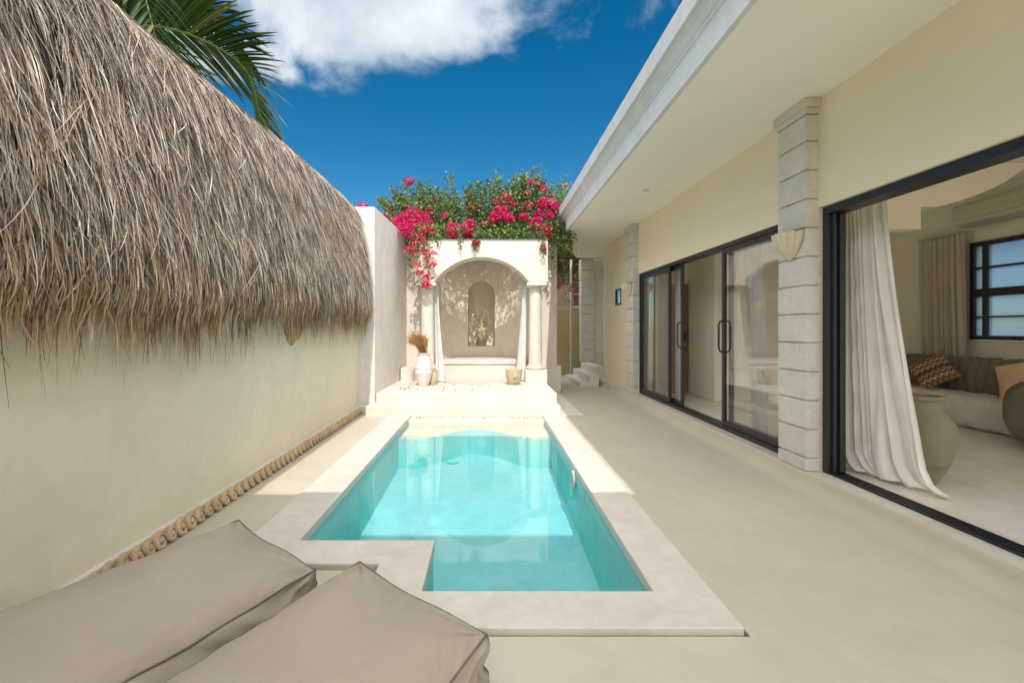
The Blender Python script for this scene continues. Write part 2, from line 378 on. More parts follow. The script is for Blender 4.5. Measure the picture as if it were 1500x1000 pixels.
# shallow shelf with a swooping front edge
sh = [(XR + .02, 6.452), (XL - .02, 6.452)]
for k in range(41):
    x = XL - .02 + (XR - XL + .04) * k / 40; u = (x + .165) / .965
    sh.append((x, 5.78 + .55 * (max(0, math.cos(min(1, abs(u) / .82) * math.pi) * .5 + .5)) ** .9))
sh_o = MB().prism(sh, -.9, -.115).build('shelf', M['ledge'], pool, smooth=25)
# the front of the shelf belongs to the turquoise basin
sh_o.data.materials.append(M['pool'])
for p_ in sh_o.data.polygons:
    if abs(p_.normal.z) < .5: p_.material_index = 1
MB().box(XL - .004, XR + .004, 6.462, YF + .004, -.9, -.018).build('overflow_strip', M['ledge'], pool, bevel=.006)
pl = MB(); pl.lathe([(.0, 0), (.078, 0), (.084, .01), (.076, .026), (.056, .03), (.05, .02), (0, .018)], seg=24)
plo = pl.build('pool_light', M['whitepot'], pool, smooth=40); plo.rotation_euler = (0, -math.pi / 2, 0)
plo.data.transform(Matrix.Translation(pool.location)); plo.location = Vector((XR + e, 4.24, -.112)) - pool.location
dr = MB(); dr.lathe([(.055, 0), (.085, 0), (.085, .008), (.055, .008)], -.47, 6.02, 24, -.466).build('drain_ring', M['pool'], pool)
wp = [(XL - .04, YS - .04), (XS - .04, YS - .04), (XS - .04, YN - .04), (XR + .04, YN - .04), (XR + .04, 6.50), (XL - .04, 6.50)]
struct(MB().prism(wp, -.80, -.042).build('pool_water', M['water']))
pb = MB()
for k in range(90):
    x = XL + .05 + random.random() * (XR - XL - .1); r = random.uniform(.007, .016)
    if random.random() < .35 or x > .2: pb.sphere((x, YF - random.uniform(.01, .06), -.018 + r * .55), (r * 1.3, r, r * .7), 7, 5)
stuff(pb.build('pebbles', M['pebble'], smooth=60), 'loose pebbles scattered along the far rim of the pool', 'pebbles')

# ------------------------------------------------------------------ boundary wall on the left, carved border, thatch
bw = thing('boundary_wall', 'long pale yellow plaster wall hung with thatch beside the pool', 'wall', (-2.1, 3, 0))
MB().box(-2.25, -2.0, -2.5, 7.02, -.02, 2.92).build('plaster_face', M['wall_y'], bw)
MB().box(-2.03, -1.965, -2.5, 7.0, -.02, .088).build('base_strip', M['white'], bw, bevel=.004)
cb = MB(); yy = -.4; i = 0
while yy < 6.92:
    pitch = .094; rr = .039 * random.uniform(.82, 1.15); x = -1.955
    # rolled leaf scroll: ring, eye, curling tongue and small claw ridges
    tilt = .5
    ring = []
    for k in range(15):
        a = 2 * math.pi * k / 14 * .93 + 1.2; q = rr * (1 - .25 * k / 14)
        ring.append((x + .012 + .022 * math.sin(a * .5) - q * math.sin(a) * .35, yy + q * math.cos(a) * 1.1, .047 + q * math.sin(a)))
    cb.tube(ring, [.019 - .008 * k / 14 for k in range(15)], 7)
    cb.sphere((x + .022, yy + .004, .048), (.021, .022, .021), 9, 6)
    for c in range(3):
        cb.tube([(x + .01, yy + .04 + c * .010, .072 - c * .004), (x + .03, yy + .045 + c * .010, .058), (x + .034, yy + .05 + c * .010, .032)], [.006, .007, .004], 5)
    yy += pitch * random.uniform(.92, 1.08); i += 1
cb.build('carved_border', M['carved'], bw, smooth=50)
MB().box(-1.97, -1.945, -.5, 6.95, 0, .082).build('border_backing', M['carved'], bw, bevel=.004)

PROF = np.array([(-2.10, 3.13), (-1.99, 2.97), (-1.90, 2.6), (-1.84, 2.15), (-1.80, 1.75), (-1.81, 1.50), (-1.87, 1.345)])
seg = np.r_[0, np.cumsum(np.hypot(*np.diff(PROF, axis=0).T))]; LT = seg[-1]
def prof(s): return np.stack([np.interp(s, seg, PROF[:, 0]), np.interp(s, seg, PROF[:, 1])], -1)
def sag(y): return -.06 + .02 * y + .02 * np.sin(y * 1.5 + .4)
th = thing('thatch_cover', 'thick shaggy dry palm thatch hanging over the yellow wall', 'thatch', (-2.0, 3.4, 1.2))
Y0, Y1 = .25, 6.90
tb = MB()
tb.grid(lambda u, v: ((lambda p: (p[0] - .035, Y0 + (Y1 - Y0) * u, p[1] + float(sag(Y0 + (Y1 - Y0) * u)) * (1 - v * .4)))(prof(v * LT * .86))), 60, 24)
tb.build('thatch_backing', M['thatchin'], th, smooth=60, solid=.03)
def blades(n, smin, smax, lmin, lmax, wmin, wmax, lat, lift, mi, ymin=Y0, ymax=Y1):
    y = rng.uniform(ymin, ymax, n); s = rng.uniform(smin, smax, n)
    L = rng.uniform(lmin, lmax, n)
    hole = (np.abs(y - 1.93 - .03 * np.sin(s * 20)) < .085) & (s < .80) & (s + L > .60) & (rng.random(n) < .93)
    if mi == 0: y, s, L = y[~hole], s[~hole], L[~hole]
    if mi == 0 and n > 1000:
        e_ = -.07 + .06 * np.sin(y * 5.1 + 1) + .05 * np.sin(y * 11.7) + .04 * np.sin(y * 23 + 2); L = np.minimum(L, np.maximum(.08, LT + e_ + rng.normal(0, .05, len(y)) - s))
    n = len(y); W = rng.uniform(wmin, wmax, n) * .5; la = rng.normal(0, lat, n); lf = rng.uniform(0, lift, n); cu = rng.normal(0, .06, n)
    K = 5; V = np.zeros((n, K, 2, 3)); tw = rng.uniform(-.9, .9, n)
    for k in range(K):
        t = k / (K - 1); ss = s + L * t; over = np.maximum(0, ss - LT); p = prof(np.minimum(ss, LT))
        X = p[:, 0] + lf * (.3 + .7 * t) + .0 * over + .008 * np.sin(t * 3 + la * 9) ; Z = p[:, 1] - over + sag(y) * (1 - np.minimum(ss, LT) / LT * .4)
        Yc = y + la * L * t + cu * L * t * t
        w = W * (1 - .75 * t ** 2.2) * (.75 + .25 * min(1, t * 4))
        V[:, k, 0] = np.stack([X - w * np.sin(tw), Yc - w * np.cos(tw), Z], -1); V[:, k, 1] = np.stack([X + w * np.sin(tw), Yc + w * np.cos(tw), Z], -1)
    base = (np.arange(n) * K * 2)[:, None]; F = []
    for k in range(K - 1): F.append(base + np.array([[2 * k, 2 * k + 1, 2 * k + 3, 2 * k + 2]]))
    return V.reshape(-1, 3), np.concatenate(F, 0), np.full(n * (K - 1), mi)
parts = [blades(25000, -.02, LT - .30, .18, .40, .0035, .0085, .18, .05, 0),
         blades(25000, -.02, LT - .30, .15, .36, .0025, .0062, .27, .085, 0),
         blades(2600, .05, LT - .36, .10, .34, .003, .007, .65, .12, 0),
         blades(3800, LT - .46, LT - .16, .16, .36, .004, .012, .22, .085, 1),
         blades(3600, LT - .5, LT - .22, .22, .42, .003, .008, .26, .07, 0),
         blades(3000, -.03, .12, .12, .3, .005, .010, .2, .03, 0)]
for k in range(150):      # ragged tufts along the fringe
    yc = rng.uniform(Y0, Y1); parts.append(blades(int(rng.uniform(8, 34)), LT - .26, LT - .08, .14, rng.uniform(.24, .46), .003, .009, .12, .04, int(rng.random() < .62), yc - .05, yc + .05))
parts.append(blades(260, LT - .22, LT - .1, .2, .5, .003, .008, .25, .03, 1))
Vs, Fs, Ms = [], [], []; o_ = 0
for v, f, mi in parts: Vs.append(v); Fs.append(f + o_); Ms.append(mi); o_ += len(v)
np_mesh('thatch', np.concatenate(Vs), np.concatenate(Fs), [M['thatch'], M['thatchf']], th, np.concatenate(Ms))
MB().grid(lambda u, v: (-2.13 + .065 * math.cos(v * 2 * math.pi), Y0 - .05 + (Y1 - Y0 + .05) * u, 3.11 + .04 * math.sin(v * 2 * math.pi) + float(sag(Y0 + (Y1 - Y0) * u))), 60, 8).build('ridge_roll', M['thatchin'], th, smooth=60)

# pilaster and tall white wall beside the alcove
sw = thing('tall_white_wall', 'tall whitewashed wall between the thatch and the alcove', 'wall', (-1.9, 8.2, 0))
MB().prism([(-2.26, 7.0), (-1.745, 7.0), (-1.655, 9.5), (-2.26, 9.5)], .0, 3.16).build('wall_face', M['white'], sw, bevel=.012)
MB().box(-2.02, -1.80, 6.955, 6.998, 0, .10).build('wall_base', M['white'], sw, bevel=.01)

# ------------------------------------------------------------------ the alcove pavilion
sr = thing('alcove_pavilion', 'arched limestone alcove with columns, steps and bench beyond the pool', 'pavilion', (-.1, 8.4, 0))
MB().box(-1.80, 1.07, 6.672, 8.0, -.03, .15).build('lower_step', M['shrine'], sr, bevel=.012)
MB().box(-1.735, 1.065, 7.04, 10.9, .02, .29).build('platform', M['shrine'], sr, bevel=.012)
MB().box(1.066, 1.40, 6.70, 9.2, -.03, .022).build('side_slab', M['shrine'], sr, bevel=.004)
XC = -.12
MB().box(-1.70, -1.0, 9.3, 11.0, .28, 3.08).build('main_wall', M['shrine'], sr, bevel=.012)
MB().box(.82, 1.41, 9.3, 11.0, .0, 3.08).build('main_wall', M['shrine'], sr, bevel=.012)
MB().box(.99, 1.48, 9.22, 9.9, -.01, .54).build('wall_plinth', M['shrine'], sr, bevel=.012)
MB().box(-1.66, -1.32, 8.62, 9.31, .28, .54).build('wall_plinth', M['shrine'], sr, bevel=.012)
# concave back with a round-headed niche
ap = []; r0, r1 = .95, 1.55
for k in range(41):
    a = math.pi * k / 40; ap.append((XC + r0 * math.cos(a), 9.3 + r0 * 1.0 * math.sin(a)))
ap += [(XC - r0, 11.15), (XC + r0, 11.15)]
apo = MB().prism(ap, .28, 3.06).build('alcove_back', M['apse'], sr, smooth=30)
nc = [(-.45, .885), (.15, .885)] + [(-.15 + .3 * math.cos(math.pi * k / 20), 2.06 + .3 * math.sin(math.pi * k / 20)) for k in range(21)]
apo.data.transform(Matrix.Translation(sr.location)); apo.parent = None
cut(apo, MB().prism(nc, 9.85, 10.80, 'y')); apo.data.transform(Matrix.Translation(-sr.location)); apo.parent = sr
apo.data.set_sharp_from_angle(angle=R(30))
MB().box(-1.06, .83, 9.215, 10.4, .25, .53).build('bench', M['shrine'], sr, bevel=.012)
# arch: raised band and set-back spandrel
def arc_pts(hw, zs, zp, n=32):
    h = zp - zs; rad = (hw * hw + h * h) / (2 * h); zc = zp - rad; a0 = math.asin(hw / rad)
    return [(XC + rad * math.sin(-a0 + 2 * a0 * k / n), zc + rad * math.cos(-a0 + 2 * a0 * k / n)) for k in range(n + 1)]
inn = arc_pts(.865, 2.13, 2.585); outr = arc_pts(1.215, 2.33, 2.86)
band = [(-1.335, 2.13)] + inn + [(1.095, 2.13)] + outr[::-1]
MB().prism(band, 8.30, 8.68, 'y').build('arch', M['shrine'], sr, smooth=25, bevel=.01)
spn = [(outr[0][0], outr[0][1] + .002)] + [(x, z + .002) for x, z in outr[1:-1]] + [(outr[-1][0], outr[-1][1] + .002), (1.095, 2.335), (1.095, 2.90), (-1.335, 2.90), (-1.335, 2.335)]
MB().prism(spn, 8.338, 8.66, 'y').build('spandrel', M['shrine'], sr, smooth=25)
MB().box(-1.345, 1.105, 8.325, 8.70, 2.902, 2.918).build('zinc_strip', M['metalcap'], sr)
for x0, x1 in ((-1.31, -1.12), (.88, 1.07)): MB().box(x0, x1, 8.682, 9.31, 2.11, 2.89).build('side_beam', M['shrine'], sr)
for cx in (-1.135, .885):
    c = MB().lathe([(.128, .0), (.124, .12), (.118, .9), (.112, 1.44), (.13, 1.46), (.135, 1.475)], cx, 8.52, 36, .61).build('column', M['shrine'], sr, smooth=35)
    MB().box(cx - .20, cx + .20, 8.32, 8.72, .285, .525).build('column_plinth', M['shrine'], c, bevel=.012)
    MB().lathe([(.155, 0), (.178, .02), (.182, .04), (.168, .055), (.15, .06), (.16, .07), (.15, .085), (.126, .09)], cx, 8.52, 36, .523).build('column_base', M['shrine'], c, smooth=40)
    MB().box(cx - .175, cx + .185, 8.29, 8.72, 2.072, 2.128).build('capital', M['shrine'], c, bevel=.008)
hp = MB().box(-.72, -.10, 7.22, 8.22, .288, .2965).build('access_hatch', M['shrine'], sr, bevel=.002)
for x, y in ((-.53, 7.36), (-.25, 7.36), (-.60, 8.05), (-.29, 8.05)):
    MB().lathe([(.0, 0), (.024, 0), (.024, .002), (0, .002)], x, y, 16, .2975).build('finger_hole', M['hole'], hp)
MB().box(-.735, -.722, 7.24, 7.6, .288, .2912).build('hatch_joint', M['hole'], hp)

cs = MB()
pts = [(XC + .90 * math.cos(math.pi * k / 24), 9.27 + .86 * math.sin(math.pi * k / 24)) for k in range(25)]
cs.prism(pts, .532, .648)
tag(cs.build('seat_cushion', M['cushion'], smooth=40, bevel=.04), 'pale pink half-round cushion lying on the alcove bench', 'cushion')

# generic hanging cloth -------------------------------------------------------
def curtain(name, mat, a, b, ztop, zbot, folds, amp, bot=None, pinch=1.0, puddle=0.0, seed=0, nv=40, toward=(0, 0), irr=.6):
    """a, b: ends of the rail (x, y); bot: ends at the floor; folds run down with varied depth"""
    rr = random.Random(seed); a, b = Vector(a), Vector(b); bot = [Vector(q) for q in (bot or (a, b))]
    ph = [rr.uniform(0, 6.28) for _ in range(6)]; nrm = Vector((-(b - a).y, (b - a).x)).normalized()
    nu = folds * 12
    def fn(u, v):
        e1 = v ** 1.4; l = a.lerp(bot[0], e1); r = b.lerp(bot[1], e1)
        uu = u + .018 * math.sin(u * 9 + ph[0]) + .012 * math.sin(u * 23 + ph[1] + v * 1.5)
        p = l.lerp(r, uu)
        am = amp * (.65 + .5 * math.sin(u * 7 + ph[2]) * .5 + .35 * v) * (.8 + .2 * math.sin(u * 17 + ph[3]))
        uw = u + (.045 * math.sin(u * 8.3 + ph[0]) + .022 * math.sin(u * 19 + ph[1] + 1.2 * v) + .03 * v * math.sin(u * 6 + ph[5])) * irr
        ang = uw * folds * 2 * math.pi + (.5 + .9 * irr) * math.sin(v * 2.6 + ph[4] + u * 5) * v; am *= 1 + irr * .55 * math.sin(u * 13 + ph[0] + v * 2.2)
        p = p + nrm * am * (math.sin(ang) + .3 * math.sin(2 * ang + ph[5]))
        z = ztop + (zbot - ztop) * v
        if puddle and v > .93:
            q = (v - .93) / .07; z = max(zbot + .008 + .022 * (1 + math.sin(ang + 2 * q)) * (1 - .5 * q), ztop + (zbot - ztop) * .93 - q * .3)
            p = p + Vector(toward) * q * puddle * (.6 + .4 * math.sin(u * 11 + ph[1]))
        return (p.x, p.y, z)
    return MB().grid(fn, nu, nv).build(name, mat, smooth=80, solid=.003, recalc=False)
tag(curtain('sheer_curtain', M['sheer'], (-1.01, 8.60), (-.95, 8.62), 2.12, .292, 4, .013, ((-.97, 8.45), (-.78, 8.40)), puddle=.16, seed=1, toward=(.9, -.3)), 'white sheer curtain beside the vase of dried grass in the alcove', 'curtain', 'white alcove curtains')
tag(curtain('sheer_curtain', M['sheer'], (.66, 8.62), (.72, 8.60), 2.12, .292, 4, .013, ((.50, 8.56), (.70, 8.56)), puddle=.06, seed=2, toward=(-.6, -.3)), 'white sheer curtain behind the face-shaped planter in the alcove', 'curtain', 'white alcove curtains')

def handle(mb, cx, cy, z0, z1, r0, bulge, side, rad=.012):
    mb.tube([(cx + side * (r0 + bulge * math.sin(math.pi * k / 8)), cy, z0 + (z1 - z0) * k / 8) for k in range(9)], rad, 7)
va_ = thing('white_vase', 'white ribbed clay vase with two ear handles holding dried grass', 'vase', (-1.13, 7.98, .29))
b_ = MB(); pr = [(0, 0), (.085, 0), (.092, .01), (.12, .1), (.142, .19), (.148, .215), (.155, .225), (.148, .235), (.146, .30), (.153, .31), (.146, .32), (.136, .40), (.118, .46), (.122, .47), (.105, .50), (.098, .53), (.115, .55), (.118, .565), (.105, .57), (.09, .565), (.085, .5), (0, .49)]
b_.lathe(pr, -1.13, 7.98, 36, .29).build('vase_body', M['whitepot'], va_, smooth=35)
for s_ in (-1, 1):
    h_ = MB(); handle(h_, -1.13, 7.98, .29 + .40, .29 + .53, .115, .05, s_); h_.build('ear_handle', M['whitepot'], va_, smooth=50)
jr = MB().lathe([(0, 0), (.06, 0), (.085, .06), (.095, .14), (.08, .2), (.065, .23), (.075, .25), (.055, .25), (.05, .2), (0, .2)], -.985, 8.12, 28, .29)
tag(jr.build('small_jar', M['tanpot'], smooth=35), 'small sand coloured jar half hidden behind the white vase', 'jar')
dg_ = MB(); rr = random.Random(4)
for k in range(420):
    grp = rr.random()
    if grp < .55: lean, h, dr_ = rr.gauss(-.05, .06), rr.uniform(.26, .42), rr.uniform(0, .05)
    else: lean, h, dr_ = rr.gauss(-.20, .07), rr.uniform(.34, .50), rr.uniform(.02, .22)
    dy = rr.gauss(0, .07); x0 = -1.13 + rr.gauss(0, .025)
    pts = [(x0 + lean * t ** 1.4, 7.98 + dy * t, .80 + h * t * (1.25 - .25 * t) - dr_ * t ** 3.5) for t in [q / 7 for q in range(8)]]
    dg_.tube(pts, [.003, .003, .004, .005, .006, .006, .004, .001], 3, False)
tag(dg_.build('dried_grass', M['straw']), 'tan dried pampas plumes bending over the white vase', 'dried grass')
mk = thing('face_planter', 'small beige clay planter shaped as a face with nose and lips', 'planter', (.46, 8.12, .29))
MB().lathe([(0, 0), (.085, 0), (.10, .015), (.135, .1), (.148, .18), (.148, .265), (.142, .27), (.13, .262), (.12, .2), (0, .19)], .46, 8.12, 36, .29).build('planter_body', M['tanpot'], mk, smooth=35)
nb = MB(); nb.tube([(.475, 7.972, .53), (.475, 7.96, .48), (.475, 7.945, .445), (.475, 7.962, .432)], [.012, .017, .026, .02], 10); nb.sphere((.455, 7.965, .438), .016); nb.sphere((.495, 7.965, .438), .016); nb.build('nose', M['tanpot'], mk, smooth=60)
lb = MB()
for dz, rr_, bow in ((.0, .014, .010), (-.026, .016, -.004)):
    lb.tube([(.475 + .052 * q, 7.985 - .008 * (1 - q * q), .392 + dz + bow * (1 - abs(q))) for q in (-1, -.6, -.25, 0, .25, .6, 1)], [.004, rr_ * .8, rr_, rr_ * .9, rr_, rr_ * .8, .004], 9)
lb.build('lips', M['tanpot'], mk, smooth=60)
am = thing('niche_amphora', 'sand coloured amphora with two looped handles standing in the niche', 'amphora', (-.15, 10.55, .885))
MB().lathe([(0, 0), (.075, 0), (.08, .015), (.115, .14), (.128, .27), (.118, .37), (.085, .46), (.062, .50), (.06, .56), (.085, .60), (.085, .62), (.07, .62), (.05, .56), (0, .5)], -.15, 10.55, 32, .887).build('amphora_body', M['tanpot'], am, smooth=35)
for s_ in (-1, 1):
    h_ = MB(); handle(h_, -.15, 10.55, .885 + .34, .885 + .56, .075, .085, s_, .011); h_.build('loop_handle', M['tanpot'], am, smooth=50)

# ------------------------------------------------------------------ the house on the right
hs = thing('villa', 'single storey cream villa with deep eaves and black sliding doors', 'house', (3, 4, 0))
def keep_w(y, z):
    if -.5 < y < 3.67 and .1 < z < 2.265: return False
    if 4.02 < y < 8.05 and .1 < z < 2.25: return False
    if 9.10 < y < 9.50 and 1.76 < z < 2.10: return False
    return True
MB().cells([-.95, -.5, 3.67, 4.02, 8.05, 9.10, 9.50, 10.4], [.1, 1.76, 2.10, 2.25, 2.265, 3.20], keep_w, 2.66, 2.86, 'x').build('front_wall', M['wall_r'], hs)
cove = [(2.43, .0005)] + [(2.43 + .125 * math.sin(q * math.pi / 16) , .0005 + .115 * (1 - math.cos(q * math.pi / 16))) for q in range(1, 9)] + [(2.56, .132), (2.566, .14), (2.9, .14), (2.9, -.05), (2.43, -.05)]
cm = MB().prism([(x, z) for x, z in cove], -.95, 10.4, 'y'); cm.build('base_step', M['floor'], hs, smooth=40)
MB().box(2.566, 2.90, -.94, 10.39, .1385, .1425).build('sill', M['sill'], hs)
MB().prism([(1.522, -.98), (1.522, 9.70), (2.36, 12.05), (7.0, 12.05), (7.0, -.98)], 3.142, 3.20).build('soffit', M['soffit'], hs)
MB().prism([(1.53, -.97), (1.53, 9.72), (2.38, 12.0), (7.0, 12.0), (7.0, -.97)], 3.202, 3.50).build('roof_slab', M['roofgrey'], hs)
fp = [(1.52, 3.14), (1.48, 3.14), (1.48, 3.335), (1.468, 3.345), (1.468, 3.362), (1.455, 3.375), (1.43, 3.415), (1.402, 3.435), (1.402, 3.452), (1.38, 3.455), (1.38, 3.62), (1.52, 3.62)]
MB().prism(fp, -1.0, 9.76, 'y').build('fascia', M['fascia'], hs)
def pillar(x0, x1, y0, y1, z0, z1, cap=True, first=.11):
    b = MB(); z = z0; first_h = first
    rr = random.Random(int(y0 * 100)); top = z1 - (.12 if cap else 0)
    while z < top - .02:
        h = first_h if z == z0 else .232; zt = min(z + h, top); j = lambda: rr.uniform(-.003, .003)
        a, c, d = j(), j(), j(); q = .008
        b.box(x0 + a, x1, y0 + c, y1 + d, z + .006, zt - .006)
        if zt < top - .001: b.box(x0 + .014, x1, y0 + .014, y1 - .014, zt - .007, zt + .007)
        z = zt
    if cap:
        b.box(x0 - .012, x1, y0 - .012, y1 + .012, top + .001, top + .05); b.box(x0 - .028, x1, y0 - .028, y1 + .028, top + .051, z1 + .001)
    return b
for y0, y1 in ((3.664, 4.018), (8.05, 8.45)):
    pillar(2.56, 2.80, y0, y1, .14, 3.14).build('stone_pillar', M['stone'], hs, bevel=.006)
# interior shell
MB().box(2.862, 6.36, -.85, 8.3, -.02, .139).build('room_floor', M['innerfloor'], hs)
MB().box(2.862, 6.6, -.85, 8.4, 3.08, 3.139).build('room_ceiling', M['soffit'], hs)
MB().cells([-.85, -.2, 2.9, 4.3, 5.98, 8.3], [-.02, .3, 1.14, 2.41, 2.8, 3.08], lambda y, z: not ((4.3 < y < 5.98 and 1.14 < z < 2.41) or (-.2 < y < 2.9 and .3 < z < 2.8)), 6.362, 6.55, 'x').build('room_wall', M['inner'], hs)  # the larger opening is out of view, added to light the room
MB().box(3.58, 6.36, 7.2, 8.3, .139, 3.079).build('room_wall', M['inner'], hs, bevel=.01)
MB().box(2.862, 3.578, 8.15, 8.32, .139, 3.079).build('room_wall', M['inner'], hs)
MB().cells([2.862, 3.0, 6.2, 6.36], [.139, .16, 2.95, 3.079], lambda x, z: not (3.0 < x < 6.2 and .16 < z < 2.95), -.95, -.85, 'y').build('room_wall', M['inner'], hs)  # unseen end wall left open, added so sun entering brightens the room
bk = [(2.864, 2.36), (4.66, 2.36), (4.66, 2.60), (4.85, 2.60)] + [(4.85 + .95 * math.sin(q / 10 * 1.2) / math.sin(1.2), 2.60 + .46 * (1 - math.cos(q / 10 * 1.2)) / (1 - math.cos(1.2)) * .3 + .32 * (q / 10)) for q in range(1, 11)] + [(6.36, 3.075), (2.864, 3.075)]
MB().prism(bk, 4.90, 5.06, 'y').build('arched_bulkhead', M['inner'], hs)
# sliding doors
def rails(b, y0, y1, z0, z1, x0, x1, w, top=None):
    b.box(x0, x1, y0, y0 + w, z0, z1); b.box(x0, x1, y1 - w, y1, z0, z1)
    b.box(x0, x1, y0 + w, y1 - w, z1 - (top or w), z1); b.box(x0, x1, y0 + w, y1 - w, z0, z0 + w)
def handle_bar(parent, x, y, out):
    h = MB(); h.tube([(x, y, 1.02), (x + out * .035, y, 1.03), (x + out * .05, y, 1.07), (x + out * .05, y, 1.33), (x + out * .035, y, 1.37), (x, y, 1.38)], .011, 8); h.build('door_handle', M['black'], parent, smooth=50)
fr = MB(); rails(fr, 4.025, 8.045, .143, 2.249, 2.672, 2.80, .045); fr.build('door_frame', M['black'], hs, bevel=.003)
fr = MB().box(2.69, 2.83, -.49, 3.66, 2.205, 2.264).box(2.69, 2.83, 3.60, 3.66, .143, 2.204)
for x in (2.70, 2.735, 2.77, 2.805): fr.box(x, x + .014, -.49, 3.60, .143, .157)
fr.box(2.695, 2.835, -.49, 3.60, .1427, .146)
for x in (2.715, 2.765): fr.box(x, x + .022, 3.575, 3.60, .16, 2.2)
fr.build('door_frame', M['black'], hs, bevel=.002)
def panel(name, y0, y1, x, handles):
    b = MB(); rails(b, y0, y1, .19, 2.203, x, x + .034, .058)
    p = b.build(name, M['black'], hs, bevel=.003)
    MB().box(x + .013, x + .019, y0 + .056, y1 - .056, .246, 2.147).build('glass_pane', M['glass'], p)
    for y, o_ in handles: handle_bar(p, x + (0 if o_ < 0 else .034), y, o_)
    return p
panel('sliding_door', 6.76, 7.99, 2.69, [])
panel('sliding_door', 6.44, 7.62, 2.745, [(6.475, -1), (6.475, 1)])
panel('sliding_door', 4.07, 5.245, 2.69, [(5.21, -1), (5.21, 1)])
panel('sliding_door', 4.11, 5.20, 2.745, [])
# small window by the second pillar
wf = MB(); rails(wf, 9.105, 9.495, 1.765, 2.095, 2.65, 2.70, .035); wfo = wf.build('window', M['black'], hs)
MB().box(2.67, 2.676, 9.14, 9.46, 1.80, 2.06).build('pane', M['glass'], wfo)
MB().box(2.861, 2.9, 9.0, 9.6, 1.6, 2.3).build('blind', M['pvc'], hs)
# big room window
wf = MB(); rails(wf, 4.31, 5.975, 1.145, 2.405, 6.32, 6.40, .055)
for y in (5.80, 5.22, 4.70): wf.box(6.325, 6.395, y - .03, y + .03, 1.20, 2.35)
wf.box(6.322, 6.398, 4.365, 5.92, 1.70, 1.80)
wf.box(6.33, 6.39, 4.365, 5.92, 1.43, 1.45); wf.box(6.33, 6.39, 4.365, 5.92, 2.055, 2.08)
wfo = wf.build('window', M['black'], hs, bevel=.003)
MB().box(6.352, 6.358, 4.33, 5.95, 1.16, 2.39).build('pane', M['frost'], wfo)
wf = MB(); rails(wf, -.19, 2.89, .305, 2.795, 6.38, 6.44, .055); wf.box(6.385, 6.435, 1.3, 1.36, .37, 2.73); wfo = wf.build('window', M['black'], hs)  # unseen extra window, added to bring more daylight into the room
MB().box(6.40, 6.406, -.16, 2.86, .33, 2.77).build('pane', M['glass'], wfo)
wd = MB().box(3.14, 3.56, 8.105, 8.148, .14, 2.07).build('wooden_door', M['wood'], hs, bevel=.004)
MB().box(3.46, 3.53, 8.09, 8.104, 1.05, 1.22).build('lock_plate', M['black'], wd)
MB().tube([(3.495, 8.104, .98), (3.495, 8.06, .98)], .022, 12).build('door_knob', M['steel'], wd, smooth=40)
# far end of the house: inner pillar, steps, grey return wall
pillar(2.47, 2.82, 12.06, 12.4, .4, 3.13, False).build('stone_pillar', M['stone'], hs, bevel=.006)
MB().box(2.80, 6.9, 12.1, 12.3, 0, 3.139).build('return_wall', M['white'], hs)
MB().box(3.06, 3.22, 10.4, 12.098, .0, 3.139).build('return_wall', M['wall_r'], hs)
MB().box(2.0, 2.22, 10.0, 11.8, -.01, .10).box(2.221, 2.44, 10.0, 11.9, -.01, .25).box(2.441, 2.698, 10.5, 12.0, -.01, .40).build('entry_steps', M['shrine'], hs, bevel=.01)
MB().box(2.50, 2.62, 9.3, 10.38, -.01, .15).build('step_block', M['floor'], hs, bevel=.01)

# ------------------------------------------------------------------ wall lamps, downlight
def shell_lamp(label, loc, rot, mat, sc=1.0):
    t = thing('shell_sconce', label, 'wall lamp', (0, 0, 0), 'shell wall lamps')
    nf = 7
    def fn(u, v):
        a = math.pi * u - math.pi / 2; fl = abs(math.cos(a * nf)) ** .7
        r = (.02 + .143 * math.sin(v * math.pi / 2) ** .85) * (1 - .17 * (1 - fl) * v ** .4)
        return (-r * .80 * math.cos(a), r * math.sin(a), -.205 + .205 * v + .006 * fl * v * v)
    MB().grid(fn, 112, 14).build('shell_bowl', mat, t, smooth=60, solid=.012)
    MB().tube([(-.008, 0, -.222), (-.012, 0, -.208), (-.004, 0, -.19)], [.006, .022, .024], 12).build('shell_foot', mat, t, smooth=50)
    MB().box(-.015, .0, -.06, .06, -.2, -.03).build('wall_plate', M['pvc'], t)
    t.location = loc; t.rotation_euler = (0, 0, rot); t.scale = (sc,) * 3
    return t
shell_lamp('cream scallop shell lamp on the stone pillar between the two big openings', (2.558, 3.84, 2.085), 0, M['shell'])
shell_lamp('cream scallop shell lamp on the far stone pillar near the small window', (2.558, 8.24, 2.085), 0, M['shell'])
shell_lamp('brown shell lamp half covered by the thatch on the yellow wall', (-1.998, 4.60, 1.345), math.pi, M['shellwood'])
dl = thing('downlight', 'small round recessed ceiling light glowing in the eave soffit', 'ceiling light', (2.11, 6.1, 3.14))
MB().lathe([(.032, 0), (.048, 0), (.050, .004), (.046, .008), (.032, .008)], 2.11, 6.1, 28, 3.134).build('trim_ring', M['acw'], dl, smooth=40)
MB().lathe([(0, 0), (.03, 0), (.03, .003), (0, .003)], 2.11, 6.1, 24, 3.1345).build('bulb', M['bulb'], dl)

